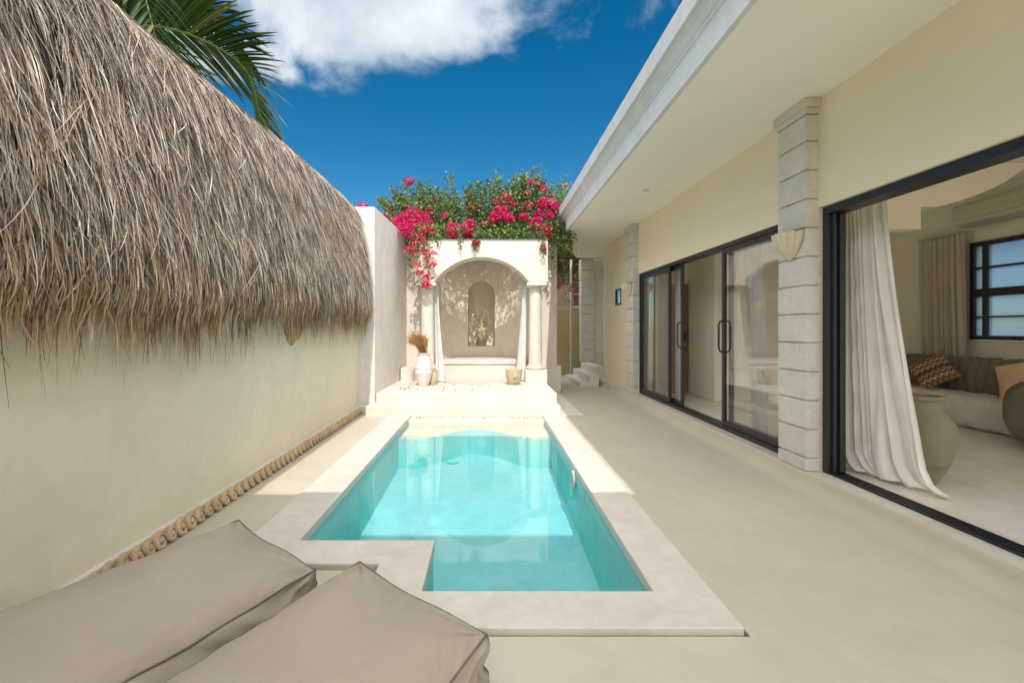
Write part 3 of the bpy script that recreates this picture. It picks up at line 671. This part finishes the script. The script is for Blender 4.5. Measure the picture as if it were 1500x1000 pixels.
# ------------------------------------------------------------------ inside the rooms
tag(curtain('linen_curtain', M['curtain'], (3.0, 3.86), (3.0, 3.43), 2.30, .142, 10, .036, ((2.93, 3.80), (3.06, 3.16)), puddle=.22, seed=5, toward=(.25, -.75), irr=1.25), 'cream linen curtain pooling on the floor beside the big clay pot', 'curtain')
tag(curtain('panel_curtain', M['sheer'], (2.97, 7.86), (2.97, 7.45), 2.24, .145, 5, .022, ((2.97, 7.96), (2.97, 7.50)), seed=6), 'white curtain behind the far sliding door nearest the far pillar', 'curtain', 'white door curtains')
tag(curtain('panel_curtain', M['sheer'], (3.02, 7.36), (3.02, 7.16), 2.24, .145, 3, .02, ((3.02, 7.36), (3.02, 7.05)), seed=7), 'narrow white curtain seen through the overlapping sliding doors', 'curtain', 'white door curtains')
tag(curtain('panel_curtain', M['sheer'], (2.95, 5.26), (2.95, 4.86), 2.24, .145, 6, .022, ((2.95, 5.06), (2.95, 4.80)), seed=8), 'white curtain hanging behind the closed sliding door beside the near pillar', 'curtain', 'white door curtains')
tag(curtain('panel_curtain', M['sheer'], (2.97, 4.50), (2.97, 4.12), 2.24, .145, 4, .022, seed=9), 'white curtain edge showing beside the shell lamp pillar', 'curtain', 'white door curtains')
wc = thing('window_curtain', 'beige pleated curtain hanging from a rod beside the black window', 'curtain', (6.25, 6.1, .5))
c_ = curtain('drape', M['drape'], (6.26, 6.60), (6.26, 5.98), 2.56, .5, 8, .025, ((6.26, 6.54), (6.26, 5.94)), seed=10); c_.data.transform(Matrix.Translation(-wc.location)); c_.parent = wc
MB().tube([(6.27, 6.66, 2.58), (6.27, 4.2, 2.58)], .012, 8).build('curtain_rod', M['whitepot'], wc, smooth=50)
ac = thing('air_conditioner', 'long cream wall air conditioner mounted above the black window', 'air conditioner', (6.25, 5.5, 2.65))
MB().prism([(6.36, 2.62), (6.20, 2.62), (6.15, 2.66), (6.13, 2.74), (6.135, 2.86), (6.16, 2.90), (6.36, 2.91)], 5.02, 6.02, 'y').build('housing', M['acw'], ac, bevel=.012)
MB().box(6.16, 6.30, 5.08, 5.96, 2.606, 2.6185).build('air_flap', M['pvc'], ac)
MB().box(6.128, 6.14, 5.03, 6.01, 2.695, 2.70).build('panel_seam', M['pvc'], ac)
pt = MB().lathe([(0, 0), (.105, 0), (.112, .01), (.150, .09), (.172, .155), (.178, .16), (.18, .17), (.205, .26), (.222, .36), (.212, .43), (.196, .465), (.19, .478), (.185, .482), (.150, .525), (.122, .55), (.116, .60), (.122, .615), (.142, .625), (.146, .64), (.138, .65), (.12, .648), (.105, .62), (.1, .56), (0, .52)], 0, 0, 48, 0)
po = pt.build('clay_pot', M['clay'], smooth=35); po.location = (3.27, 3.46, .141); tag(po, 'tall olive clay pot with a rolled rim behind the cream curtain', 'pot')

sf = thing('sofa', 'long sofa with olive ruched back and cream slipcovered seat', 'sofa', (5.9, 5.6, .14))
path = [(5.52, 6.60), (5.70, 6.72), (5.90, 6.68), (6.03, 6.52), (6.08, 6.25)] + [(6.08, 6.25 - .1 * k) for k in range(1, 24)]
def back(u, v):
    f_ = u * (len(path) - 1); i_ = min(int(f_), len(path) - 2); q = f_ - i_
    p = Vector(path[i_]).lerp(Vector(path[i_ + 1]), q); t = (Vector(path[i_ + 1]) - Vector(path[i_])).normalized(); n_ = Vector((t.y, -t.x))
    a = v * 2 * math.pi; ru = .008 * math.sin(u * 150 + 2 * math.sin(a)) + .006 * math.sin(u * 67 + a * 2)
    return (p.x + n_.x * (.16 + ru) * math.cos(a), p.y + n_.y * (.16 + ru) * math.cos(a), .60 + (.335 + ru) * math.sin(a))
MB().grid(back, 260, 22).build('sofa_back', M['olive'], sf, smooth=80)
st = MB()
def seatf(u, v):
    y = 6.62 - 2.2 * u; a = v * 2 * math.pi; c_, s_ = math.cos(a), math.sin(a)
    ex = lambda q: math.copysign(abs(q) ** .45, q)
    w = .006 * math.sin(y * 23 + 3 * s_) + .004 * math.sin(y * 51)
    return (5.78 + (.29 + w) * ex(c_), y, .335 + (.19 + w) * ex(s_) - .012 * math.sin(math.pi * u))
st.grid(seatf, 90, 40); st.build('sofa_seat', M['slip'], sf, smooth=70)
def pillow(name, mat, w, h, d, n=22):
    b = MB()
    for s_ in (1, -1):
        def fn(u, v):
            x, y = u * 2 - 1, v * 2 - 1; pin = 1 - .07 * (1 - x * x) if abs(y) == 1 else 1
            k = max(0, (1 - x ** 4) * (1 - y ** 4)) ** .6
            return (w / 2 * x * (1 - .10 * (1 - y * y) * abs(x) ** 3 * 0 - .06 * (1 - y * y)), h / 2 * y * (1 - .06 * (1 - x * x)), s_ * d / 2 * k)
        b.grid(fn, n, n)
    return b.build(name, mat, smooth=70, weld=True)
def place(o, loc, nrm, roll):
    q = Vector(nrm).to_track_quat('Z', 'Y'); o.rotation_mode = 'QUATERNION'; o.rotation_quaternion = q @ Matrix.Rotation(roll, 3, 'Z').to_quaternion(); o.location = loc
p1 = pillow('kilim_pillow', M['kilim'], .42, .42, .15); place(p1, (5.80, 5.93, .735), (-.80, -.34, .5), R(38)); tag(p1, 'zigzag kilim pillow in rust and black on the sofa', 'pillow')
p2 = pillow('peach_pillow', M['peach'], .46, .46, .16); place(p2, (5.72, 4.84, .74), (-.86, -.2, .45), R(20)); tag(p2, 'plain peach pillow at the near end of the sofa', 'pillow')
pf = MB()
def pou(u, v):
    a = u * 2 * math.pi; q = v * math.pi; w = .012 * math.sin(a * 9 + 4 * math.sin(q)) * math.sin(q)
    ex = lambda t: math.copysign(abs(t) ** .75, t)
    return (5.36 + (.34 + w) * ex(math.sin(q)) * math.cos(a), 4.20 + (.46 + w) * ex(math.sin(q)) * math.sin(a), .48 - (.335 + w) * ex(math.cos(q)))
pf.grid(pou, 90, 24); tag(pf.build('olive_pouf', M['olive'], smooth=80, weld=True), 'rounded olive fabric pouf against the near end of the sofa', 'pouf')

# ------------------------------------------------------------------ bean bags
def beanbag(label, loc, rot, seed, a):
    t = thing('lounge_beanbag', label, 'bean bag', (0, 0, 0), 'bean bag loungers by the pool')
    b_, c = .78, .135; n = 84; rs = random.Random(seed); ph = [rs.uniform(0, 6.3) for _ in range(8)]
    def shape(u, v, w):
        eu, ev, ew = 1 - u * u, 1 - v * v, 1 - w * w
        x = u * a * (1 + .05 * ev * abs(u) ** 2 + .17 * ew * max(0, 1 - v ** 4) * abs(u) ** 3 - .012 * ev)
        y = v * b_ * (1 - .012 * eu + .05 * ew * eu)
        cor = (abs(u) * abs(v)) ** 6
        z = w * c * (1 + .50 * (max(0, 1 - u ** 4) * max(0, 1 - v ** 6)) ** .8 * (abs(w) > .5) * abs(w) - .035 * (1 - cor) * (max(abs(u), abs(v)) ** 6)) - .052 * u * (w + 1) / 2
        # puckers along the seam and dimples of the filling
        k = max(abs(u), abs(v)) ** 5
        z += .0025 * k * math.sin(v * 17 + u * 5 + ph[0]) + .004 * (max(abs(u), abs(v)) ** 9 - max(abs(u), abs(v)) ** 40) * math.sin(v * 41 + u * 37 + ph[5]) + .006 * math.sin(u * 4 + v * 3 + ph[1]) * math.sin(v * 5 + ph[2]) * (w > .5)
        s_ = ew ** .5
        x += u * abs(u) ** 8 * .007 * ew * math.sin(v * 37 + w * 6 + ph[6]) * (.5 + .5 * math.sin(v * 5 + ph[7])); y += v * abs(v) ** 8 * .007 * ew * math.sin(u * 17 + w * 7 + ph[6])
        x += u * .010 * s_ * math.sin(v * 13 + w * 4 + ph[3]); y += v * .012 * s_ * math.sin(u * 9 + w * 5 + ph[4])
        # creases fanning out of the four top corners
        ca, cb, cc = (1 - abs(u)) * a, (1 - abs(v)) * b_, (1 - w) * c
        if w > -.2:
            if abs(w) > .999: r_, th_ = math.hypot(ca, cb), math.atan2(ca, cb + 1e-6)
            elif abs(u) > .999: r_, th_ = math.hypot(cc, cb), math.atan2(cc, cb + 1e-6)
            else: r_, th_ = math.hypot(ca, cc), math.atan2(cc, ca + 1e-6)
            q = min(1, r_ / .05) * math.exp(-r_ / .12) * .011 * (math.sin(th_ * 11 + ph[5] + u * 2 + v) + .6 * math.sin(th_ * 19 + ph[6]))
            q *= min(1, min(t for t in (ca, cb, cc) if t > 1e-9) / .02) if max(ca, cb, cc) > 1e-9 and sum(t > 1e-9 for t in (ca, cb, cc)) >= 2 else 0
            if abs(w) > .999: z += q
            elif abs(u) > .999: x += q * (1 if u > 0 else -1) * 1.4
            else: y += q * (1 if v > 0 else -1) * 1.4
        return (x, y, max(z, -c * .99) if w < 0 else z)
    bm = MB()
    for ax in range(3):
        for s_ in (-1, 1):
            def fn(p, q, ax=ax, s_=s_):
                P, Q = p * 2 - 1, q * 2 - 1; P = math.sin(P * math.pi / 2); Q = math.sin(Q * math.pi / 2)
                uvw = [0, 0, 0]; uvw[ax] = s_; uvw[(ax + 1) % 3] = P; uvw[(ax + 2) % 3] = Q
                return shape(*uvw)
            bm.grid(fn, n, n)
    bm.build('bag_body', M['bag'], t, smooth=50, weld=True)
    pp = MB(); L = [i / 20 * 2 - 1 for i in range(21)]
    ring = [(u, -1) for u in L] + [(1, v) for v in L] + [(-u, 1) for u in L] + [(-1, -v) for v in L]
    pp.tube([Vector(shape(u, v, 1)) for u, v in ring], .0045, 6)
    for u in (-1, 1):
        for v in (-1, 1): pp.tube([Vector(shape(u, v, w)) for w in [i / 6 * 2 - 1 for i in range(7)]], .0042, 6)
    pp.build('piping', M['pipe'], t, smooth=60)
    t.location = loc; t.rotation_euler = (0, 0, rot); return t
ax = Vector((-.42, -.90)).normalized()
def bag_at(corner_l, corner_r, label, seed, a):
    l, r = Vector(corner_l), Vector(corner_r); mid = (l + r) / 2; d = (r - l).normalized(); back_ = Vector((d.y, -d.x))
    if back_.y > 0: back_ = -back_
    c = mid + back_ * .78
    return beanbag(label, (c.x, c.y, .136), math.atan2(d.y, d.x), seed, a)
bag_at((-1.26, 2.30), (-.783, 2.049), 'taupe bean bag lounger beside the carved border of the yellow wall', 3, .275)
bag_at((-.534, 1.893), (-.005, 1.611), 'taupe bean bag lounger with its far corner on the stepped pool coping', 8, .30)

# ------------------------------------------------------------------ roof of the terrace behind the viewpoint (throws the shadow over the near half)
tr = thing('terrace_roof', 'flat rendered roof on two posts over the near terrace', 'roof', (0, -1.5, 0))
MB().box(-3.2, 2.6, -2.3, .05, 3.66, 3.80).build('roof_deck', M['roofgrey'], tr, bevel=.02)
for x in (-1.75, 1.15): MB().box(x - .12, x + .12, -2.2, -1.96, 0, 3.66).build('roof_post', M['white'], tr, bevel=.01)

# ------------------------------------------------------------------ behind the passage
gw = MB().box(1.42, 2.62, 12.45, 12.65, -.02, 1.86).build('ochre_garden_wall', M['ochre'], bevel=.01); tag(gw, 'low ochre wall closing the passage behind the alcove', 'wall')
dp = MB().tube([(2.23, 12.25, 0), (2.23, 12.25, 3.13)], .032, 12).build('drain_pipe', M['pvc'], smooth=40); tag(dp, 'thin grey vertical drain pipe in front of the ochre wall', 'pipe')
nh = thing('neighbour_hut', 'reddish tiled hut showing above the ochre wall in the passage', 'hut', (2.6, 15, 0))
th_ = MB(); 
for k in range(11): th_.box(1.6 + k * .0, 4.6, 14.6 + k * .02, 14.75 + k * .02, .0 + k * .4, .38 + k * .4)
th_.build('tile_courses', M['terracotta'], nh)
MB().box(1.3, 5, 13.0, 15.2, 3.55, 3.65).build('hut_shade_roof', M['bark'], nh)  # overhang added to keep the sun off the tile courses
hv, hf = [], []
n = 900; x = rng.uniform(1.5, 2.5, n); z = rng.uniform(1.6, 3.0, n); y = 14.0 + (3.0 - z) * -.25 + rng.uniform(-.05, .05, n); w = rng.uniform(.01, .02, n); L = rng.uniform(.3, .6, n); d = rng.normal(0, .08, n)
V = np.stack([np.stack([x - w, y, z], -1), np.stack([x + w, y, z], -1), np.stack([x + w * .4 + d, y - .05, z - L], -1), np.stack([x - w * .4 + d, y - .05, z - L], -1)], 1).reshape(-1, 3)
np_mesh('hut_thatch', V, np.arange(n * 4).reshape(n, 4), M['bark'], nh)

# ------------------------------------------------------------------ foliage helpers
def leaf_mesh(C, size, droop=0.0, aspect=.62, fold=.25, up=.3):
    """one folded diamond leaf (two triangles) at every centre"""
    n = len(C); d = rng.normal(0, 1, (n, 3)); d[:, 2] = d[:, 2] * .6 - droop; d /= np.linalg.norm(d, axis=1)[:, None]
    nn = rng.normal(0, 1, (n, 3)); nn[:, 2] += up; nn[:, 1] -= .25; nn -= (nn * d).sum(1)[:, None] * d; nn /= np.linalg.norm(nn, axis=1)[:, None]
    s = np.cross(nn, d); S = (size * rng.uniform(.65, 1.25, n))[:, None]
    b0 = C - d * S * .5; tip = C + d * S * .5; l = C - s * S * aspect * .5 + nn * S * fold; r = C + s * S * aspect * .5 + nn * S * fold
    V = np.stack([b0, l, tip, r], 1).reshape(-1, 3); k = (np.arange(n) * 4)[:, None]
    return V, np.concatenate([k + np.array([[0, 1, 2]]), k + np.array([[0, 2, 3]])], 0)
bg = thing('bougainvillea', 'bougainvillea in magenta bloom sprawling over the alcove roof', 'bougainvillea', (-.3, 10.9, 0))
stm = MB(); LC = []; BR = []
def bez(p0, p1, p2, n): return [p0 * (1 - t) ** 2 + p1 * 2 * t * (1 - t) + p2 * t * t for t in [k / n for k in range(n + 1)]]
for x in (-1.0, -.2, .8): stm.tube(bez(Vector((x * .3 - .2, 11.25, -.05)), Vector((x * .5, 11.3, 2)), Vector((x, 10.6, 3.15)), 12), [.05 - .002 * k for k in range(13)], 7)
TOPX = [-2.75, -2.5, -2.2, -1.9, -1.6, -1.3, -1.0, -.75, -.45, -.2, .1, .4, .7, 1.0, 1.2, 1.5, 1.75]
TOPZ = [3.72, 3.76, 3.92, 4.15, 4.32, 4.22, 4.15, 4.42, 4.22, 4.25, 4.28, 4.38, 4.5, 4.58, 4.30, 4.28, 4.1]
ztop = lambda x: float(np.interp(x, TOPX, TOPZ))
rb = random.Random(21)
def branch(p0, p1, p2, n, spread, dens, r0=.012):
    pts = bez(p0, p1, p2, 14); stm.tube(pts, [r0 * (1 - .8 * k / 14) for k in range(15)], 4, False); BR.append(pts)
    P = np.array([p[:] for p in pts]); t = rng.beta(1.1, 1.0, n); idx = np.minimum((t * 14).astype(int), 13); fr = (t * 14 - idx)[:, None]
    c = P[idx] * (1 - fr) + P[idx + 1] * fr
    LC.append(c + rng.normal(0, 1, (n, 3)) * (spread * (1.15 - .75 * t))[:, None])
for k in range(125):
    x = rb.uniform(-2.6, 1.75); zt = ztop(x) - abs(rb.gauss(0, .16)); y = rb.uniform(8.95, 10.3)
    sx = x * .75 + rb.uniform(-.3, .3); sx = max(-1.5, min(1.3, sx))
    p0 = Vector((sx, rb.uniform(9.6, 10.4), 3.05)); p2 = Vector((x, y, zt)); mid = (p0 + p2) / 2 + Vector((rb.uniform(-.1, .1), rb.uniform(-.1, .1), .25))
    branch(p0, mid, p2, rb.randint(70, 120), .085, 1)
for x, z in ((-2.72, 3.72), (-2.3, 3.95), (-1.72, 4.33), (-.78, 4.44), (.95, 4.60), (1.08, 4.62), (1.6, 4.25), (-1.45, 4.3), (-.2, 4.3), (.62, 4.45)):
    branch(Vector((x * .7, 9.7, 3.3)), Vector((x * .85 - .1, 9.5, z - .1)), Vector((x, 9.35, z)), 60, .05, 1)
n = 15000; x = rng.uniform(-2.0, 1.65, n); zz = 2.95 + rng.beta(1.1, 1.7, n) * (np.interp(x, TOPX, TOPZ) - 3.0 + .25 * np.sin(x * 9) * np.sin(x * 4.3 + 1)); LC.append(np.stack([x, rng.uniform(8.85, 10.2, n), zz], -1))
n = 900; LC.append(np.stack([rng.uniform(-1.3, 1.2, n), 8.5 + rng.uniform(-.1, .3, n), 2.95 + rng.beta(1, 2, n) * .35], -1))
# sprays that hang down over the front
HANG = [(-1.30, 3.2, -1.42, 2.22), (-1.22, 3.25, -1.30, 2.45), (-1.15, 3.2, -1.16, 2.08), (-1.05, 3.15, -1.10, 2.35), (-1.36, 3.2, -1.25, 2.02), (1.02, 3.2, 1.12, 2.5), (1.12, 3.3, 1.28, 2.35), (1.2, 3.2, 1.22, 2.62), (1.0, 3.1, 1.0, 2.6), (1.25, 3.25, 1.45, 2.2), (1.3, 3.25, 1.56, 2.0), (1.35, 3.2, 1.50, 1.75), (1.4, 3.3, 1.62, 2.5), (1.4, 3.3, 1.70, 2.2), (1.3, 3.3, 1.60, 2.7), (1.3, 3.2, 1.42, 2.6), (-.95, 3.1, -.9, 2.72), (-.55, 3.1, -.5, 2.76), (-.2, 3.1, -.23, 2.7)]
for a_, z0, b2, z1 in HANG:
    yy = 8.20 if b2 < 1.1 else 8.7
    branch(Vector((a_, 8.8, z0)), Vector((a_ * .5 + b2 * .5, yy - .05, z0 + .1)), Vector((b2, yy + rb.uniform(-.05, .05), z1)), 75, .055, 1, .008)
V, F = leaf_mesh(np.concatenate(LC), .066, .25)
fo = np_mesh('foliage', V, F, M['leaf'], bg)
stm.build('stems', M['bark'], bg, smooth=60)
# blossom clusters: (photo x, photo y, distance, radius, count, coral?)
CL = [(600, 266, 9.3, .10, 60, 0), (588, 325, 8.7, .18, 190, 0), (604, 318, 8.7, .20, 240, 0), (618, 322, 8.7, .16, 200, 0), (600, 336, 8.5, .18, 220, 0), (626, 340, 8.4, .14, 160, 1), (613, 352, 8.3, .15, 110, 1), (604, 366, 8.2, .13, 60, 1), (625, 372, 8.15, .13, 70, 1), (634, 388, 8.15, .08, 28, 1), (612, 388, 8.15, .07, 25, 1), (626, 405, 8.15, .08, 45, 1), (624, 417, 8.15, .08, 60, 0), (615, 400, 8.15, .06, 30, 1),
      (531, 303, 9.6, .10, 50, 0), (562, 314, 9.2, .08, 40, 1), (570, 307, 9.2, .05, 25, 0), (639, 291, 9.3, .06, 30, 1), (664, 333, 8.6, .10, 110, 0), (672, 344, 8.5, .13, 150, 0), (684, 340, 8.5, .12, 150, 0), (688, 328, 8.6, .10, 110, 0), (662, 343, 8.5, .1, 80, 1), (697, 357, 8.22, .07, 70, 0), (691, 284, 9.4, .07, 45, 0), (693, 304, 9.1, .09, 60, 1), (711, 328, 8.9, .06, 40, 1),
      (735, 309, 8.9, .13, 150, 0), (726, 318, 8.8, .11, 120, 0), (745, 320, 8.8, .10, 100, 0), (728, 295, 9.1, .08, 60, 0), (747, 294, 9.1, .08, 60, 0), (766, 317, 8.8, .08, 80, 0), (775, 302, 9.0, .10, 60, 0), (797, 299, 8.9, .13, 160, 0), (811, 303, 8.9, .12, 150, 0), (789, 313, 8.8, .08, 50, 0), (805, 316, 8.8, .08, 70, 0), (785, 327, 8.7, .12, 150, 0), (795, 337, 8.6, .14, 190, 1), (801, 345, 8.6, .10, 90, 1), (775, 269, 9.3, .09, 60, 0), (792, 272, 9.3, .10, 90, 0), (797, 277, 9.2, .07, 50, 0), (773, 283, 9.2, .07, 60, 0), (765, 273, 9.3, .06, 30, 1), (829, 273, 9.5, .06, 30, 1), (811, 288, 9.2, .06, 30, 1), (820, 420, 8.7, .06, 25, 1), (650, 316, 8.9, .09, 40, 1), (632, 312, 9.0, .1, 50, 1), (740, 286, 9.2, .07, 40, 1), (755, 300, 9.0, .07, 30, 1), (795, 365, 8.3, .07, 30, 1)]
P0, P1 = [], []
for px, py, Y, r, n, c in CL:
    q = rng.normal(0, 1, (n, 3)); q /= np.linalg.norm(q, axis=1)[:, None]; q *= (rng.uniform(.2, 1, n) ** .5)[:, None] * r * np.array([1.15, .8, .85])
    q += np.repeat(rng.normal(0, r * .22, (max(1, n // 6), 3)), 6, 0)[:n] if n >= 12 and len(np.repeat(rng.normal(0, 1, (max(1, n // 6),)), 6)) >= n else rng.normal(0, r * .2, (n, 3))
    (P1 if c else P0).append(np.array(at(px, py, Y)[:]) + q)
for P, mm, nm in ((P0, 'bract', 'blossoms'), (P1, 'bractred', 'blossoms')):
    V, F = leaf_mesh(np.concatenate(P), .055, 0, .85, .22); np_mesh(nm, V, F, M[mm], bg)

pc = np.stack([rng.choice([-1.45, -1.3, -1.2, -.8, .2], 26) + rng.normal(0, .12, 26), rng.uniform(7.3, 8.3, 26), np.full(26, .297)], -1)
V, F = leaf_mesh(pc, .035, 0, .85, .12); stuff(np_mesh('fallen_petals', V, F, M['bract']), 'fallen magenta petals scattered on the alcove platform', 'petals')

# ------------------------------------------------------------------ coconut palm beyond the wall
pm = thing('palm_tree', 'coconut palm leaning its fronds over the thatch ridge', 'palm tree', (-6.0, 6.3, 0))
MB().tube([(-6.6 + .6 * (k / 12) ** 1.3, 6.3, -.2 + 5.3 * k / 12) for k in range(13)], [.19 - .006 * k for k in range(13)], 14).build('trunk', M['palmtrunk'], pm, smooth=50)
CR = Vector((-6.0, 6.3, 5.0))
def frond(pts, nl, lmax, seed, droop=.55, roll=0):
    rs = np.random.default_rng(seed); P = [Vector(p) for p in pts]
    # catmull through the points
    S = []
    for i in range(len(P) - 1):
        p0, p1, p2, p3 = P[max(i - 1, 0)], P[i], P[i + 1], P[min(i + 2, len(P) - 1)]
        for k in range(10):
            t = k / 10; S.append(.5 * ((2 * p1) + (p2 - p0) * t + (2 * p0 - 5 * p1 + 4 * p2 - p3) * t * t + (3 * p1 - p0 - 3 * p2 + p3) * t ** 3))
    S.append(P[-1]); n = len(S)
    rb_ = MB(); rb_.tube(S, [.028 * (1 - .85 * k / n) for k in range(n)], 6)
    V, F = [], []
    for k in range(nl):
        t = .10 + .9 * k / (nl - 1); f_ = t * (n - 1); i = min(int(f_), n - 2); p = S[i].lerp(S[i + 1], f_ - i); T = (S[i + 1] - S[i]).normalized()
        side0 = T.cross(Vector((0, 0, 1))).normalized(); upv = side0.cross(T); cr_, sr_ = math.cos(R(roll)), math.sin(R(roll)); side0, upv = side0 * cr_ + upv * sr_, upv * cr_ - side0 * sr_
        for sd in (-1, 1):
            L = lmax * (math.sin(min(1, .25 + t * .95) * math.pi * .80) ** .6) * rs.uniform(.85, 1.15); L = max(L, .3)
            d = (T * (.55 + .55 * t) + side0 * sd * (1 - .35 * t) + upv * .28 + Vector(rs.normal(0, .06, 3))).normalized(); w = .027 * rs.uniform(.8, 1.2)
            q = p.copy(); dirv = d.copy(); K = 6; row = []; sv = dirv.cross(Vector((0, 0, 1))).normalized()
            for j in range(K + 1):
                u = j / K; ww = w * (math.sin(math.pi * min(1, .12 + .88 * u)) ** .6) if j < K else .001
                row.append((q - sv * ww - Vector((0, 0, ww * .5)), q.copy(), q + sv * ww - Vector((0, 0, ww * .5))))
                dirv = (dirv + Vector((0, 0, -droop * (.3 + u) * 2 / K))).normalized(); q = q + dirv * L / K
            o = len(V)
            for a_, b2, c_ in row: V += [a_[:], b2[:], c_[:]]
            for j in range(K):
                for m_ in (0, 1): F.append((o + 3 * j + m_, o + 3 * j + m_ + 1, o + 3 * j + m_ + 4, o + 3 * j + m_ + 3))
    fo = np_mesh('frond', np.array(V), np.array(F), M['palm'], pm, smooth=True)
    rb_.build('midrib', M['palmstem'], fo, smooth=60)
frond([CR, (-5.2, 6.15, 5.27), (-4.45, 6.0, 5.28), (-3.72, 5.95, 5.06), (-3.16, 5.95, 4.66), (-2.98, 5.95, 4.05)], 74, .95, 1, .26, 48)
frond([CR, (-5.4, 6.4, 5.7), (-4.75, 6.5, 5.95), (-4.1, 6.55, 5.85), (-3.6, 6.6, 5.4)], 70, .95, 2, .35, 40)
frond([CR, (-5.3, 5.9, 5.45), (-4.7, 5.4, 5.55), (-4.1, 5.0, 5.3)], 60, .85, 3)
for k, az in enumerate((70, 115, 160, 200, 245, 290, 330)):
    d = Vector((math.cos(R(az)), math.sin(R(az)), 0)); frond([CR, CR + d * .8 + Vector((0, 0, .7)), CR + d * 1.7 + Vector((0, 0, .8)), CR + d * 2.4 + Vector((0, 0, .2)), CR + d * 2.8 + Vector((0, 0, -.6))], 36, .85, 10 + k)

# ------------------------------------------------------------------ sky, sun, camera
w = bpy.data.worlds.new('World'); scene.world = w; w.use_nodes = True; nt = w.node_tree
bgd = nt.nodes['Background']; sky = N(nt, 'ShaderNodeTexSky', sky_type='NISHITA'); sky.sun_disc = False
d = Vector((-.0635, .926, -1)).normalized(); EL = math.asin(-d.z)
sky.sun_elevation = EL; sky.sun_rotation = R(180 - 4); sky.air_density = 1.0; sky.dust_density = .3; sky.ozone_density = 3.0
tc = N(nt, 'ShaderNodeTexCoord'); sp = N(nt, 'ShaderNodeSeparateXYZ'); nt.links.new(tc.outputs['Generated'], sp.inputs[0])
zc = MA(nt, 'MAXIMUM', sp.outputs[2], .04); cx_ = MA(nt, 'DIVIDE', sp.outputs[0], zc); cy_ = MA(nt, 'DIVIDE', sp.outputs[1], zc)
cmb = N(nt, 'ShaderNodeCombineXYZ'); nt.links.new(cx_, cmb.inputs[0]); nt.links.new(cy_, cmb.inputs[1])
n1 = noise(nt, 4.2, 9, .56, tc.outputs['Generated'], .3); n2 = noise(nt, 5, 6, .5, tc.outputs['Generated'])
def blob(x, y, rx, ry):   # 1 at the middle of a cloud bank on the flat cloud layer, 0 at its rim and negative outside
    a = MA(nt, 'MULTIPLY', MA(nt, 'SUBTRACT', cx_, x), 1 / rx); b2 = MA(nt, 'MULTIPLY', MA(nt, 'SUBTRACT', cy_, y), 1 / ry)
    r2 = MA(nt, 'ADD', MA(nt, 'MULTIPLY', a, a), MA(nt, 'MULTIPLY', b2, b2)); return MA(nt, 'SUBTRACT', 1, r2)
m1 = blob(-.22, .65, .86, 1.20); m2 = blob(-1.08, 1.70, .34, .27); m3 = blob(0, -2.6, 5.5, 3.3)  # last blob: unseen cloud bank overhead and behind, added to brighten the shade
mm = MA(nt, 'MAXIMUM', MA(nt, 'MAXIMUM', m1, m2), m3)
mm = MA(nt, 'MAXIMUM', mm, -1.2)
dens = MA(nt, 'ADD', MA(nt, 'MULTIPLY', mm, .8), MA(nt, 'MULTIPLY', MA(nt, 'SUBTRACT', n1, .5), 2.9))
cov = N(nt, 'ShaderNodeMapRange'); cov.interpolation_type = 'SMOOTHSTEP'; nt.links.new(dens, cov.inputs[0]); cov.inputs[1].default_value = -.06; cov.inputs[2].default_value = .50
shade = N(nt, 'ShaderNodeMapRange'); nt.links.new(MA(nt, 'ADD', n2, MA(nt, 'MULTIPLY', dens, .25)), shade.inputs[0]); shade.inputs[1].default_value = .45; shade.inputs[2].default_value = .85; shade.inputs[3].default_value = 0; shade.inputs[4].default_value = 1
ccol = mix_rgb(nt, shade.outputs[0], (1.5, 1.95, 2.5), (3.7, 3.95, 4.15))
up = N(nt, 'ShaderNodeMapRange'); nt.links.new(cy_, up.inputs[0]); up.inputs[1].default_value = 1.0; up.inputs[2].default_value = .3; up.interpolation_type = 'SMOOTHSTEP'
ccol = mix_rgb(nt, up.outputs[0], ccol, (11.5, 11.6, 11.6))  # clouds out of view made much brighter, as added fill light
hsv = N(nt, 'ShaderNodeHueSaturation'); hsv.inputs['Saturation'].default_value = 1.42; hsv.inputs['Hue'].default_value = .489; hsv.inputs['Value'].default_value = .45; nt.links.new(sky.outputs[0], hsv.inputs['Color'])
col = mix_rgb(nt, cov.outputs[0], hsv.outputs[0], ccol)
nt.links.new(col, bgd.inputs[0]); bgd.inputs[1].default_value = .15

sun = bpy.data.lights.new('sun', 'SUN'); sun.energy = 2.0; sun.angle = R(.5); sun.color = (1, .96, .91)
so = bpy.data.objects.new('sun', sun); COL.objects.link(so); so.rotation_mode = 'QUATERNION'; so.rotation_quaternion = d.to_track_quat('-Z', 'Y'); so.location = (0, -10, 12)

cam = bpy.data.cameras.new('camera'); cam.lens = 16.0; cam.sensor_width = 36; cam.shift_x = 35 / 1500; cam.shift_y = -20 / 1500; cam.clip_end = 3000; cam.clip_start = .05
co = bpy.data.objects.new('camera', cam); COL.objects.link(co); co.location = (0, 0, 1.3); co.rotation_euler = (R(90), 0, 0); scene.camera = co

vs = scene.view_settings; vs.view_transform = 'Standard'; vs.look = 'None'; vs.gamma = 1; vs.exposure = .74; vs.use_curve_mapping = False
cy = scene.cycles; cy.use_denoising = True; cy.max_bounces = 14; cy.diffuse_bounces = 7; cy.glossy_bounces = 5; cy.transparent_max_bounces = 16; cy.transmission_bounces = 8
cy.sample_clamp_indirect = 8; cy.caustics_reflective = False; cy.caustics_refractive = False
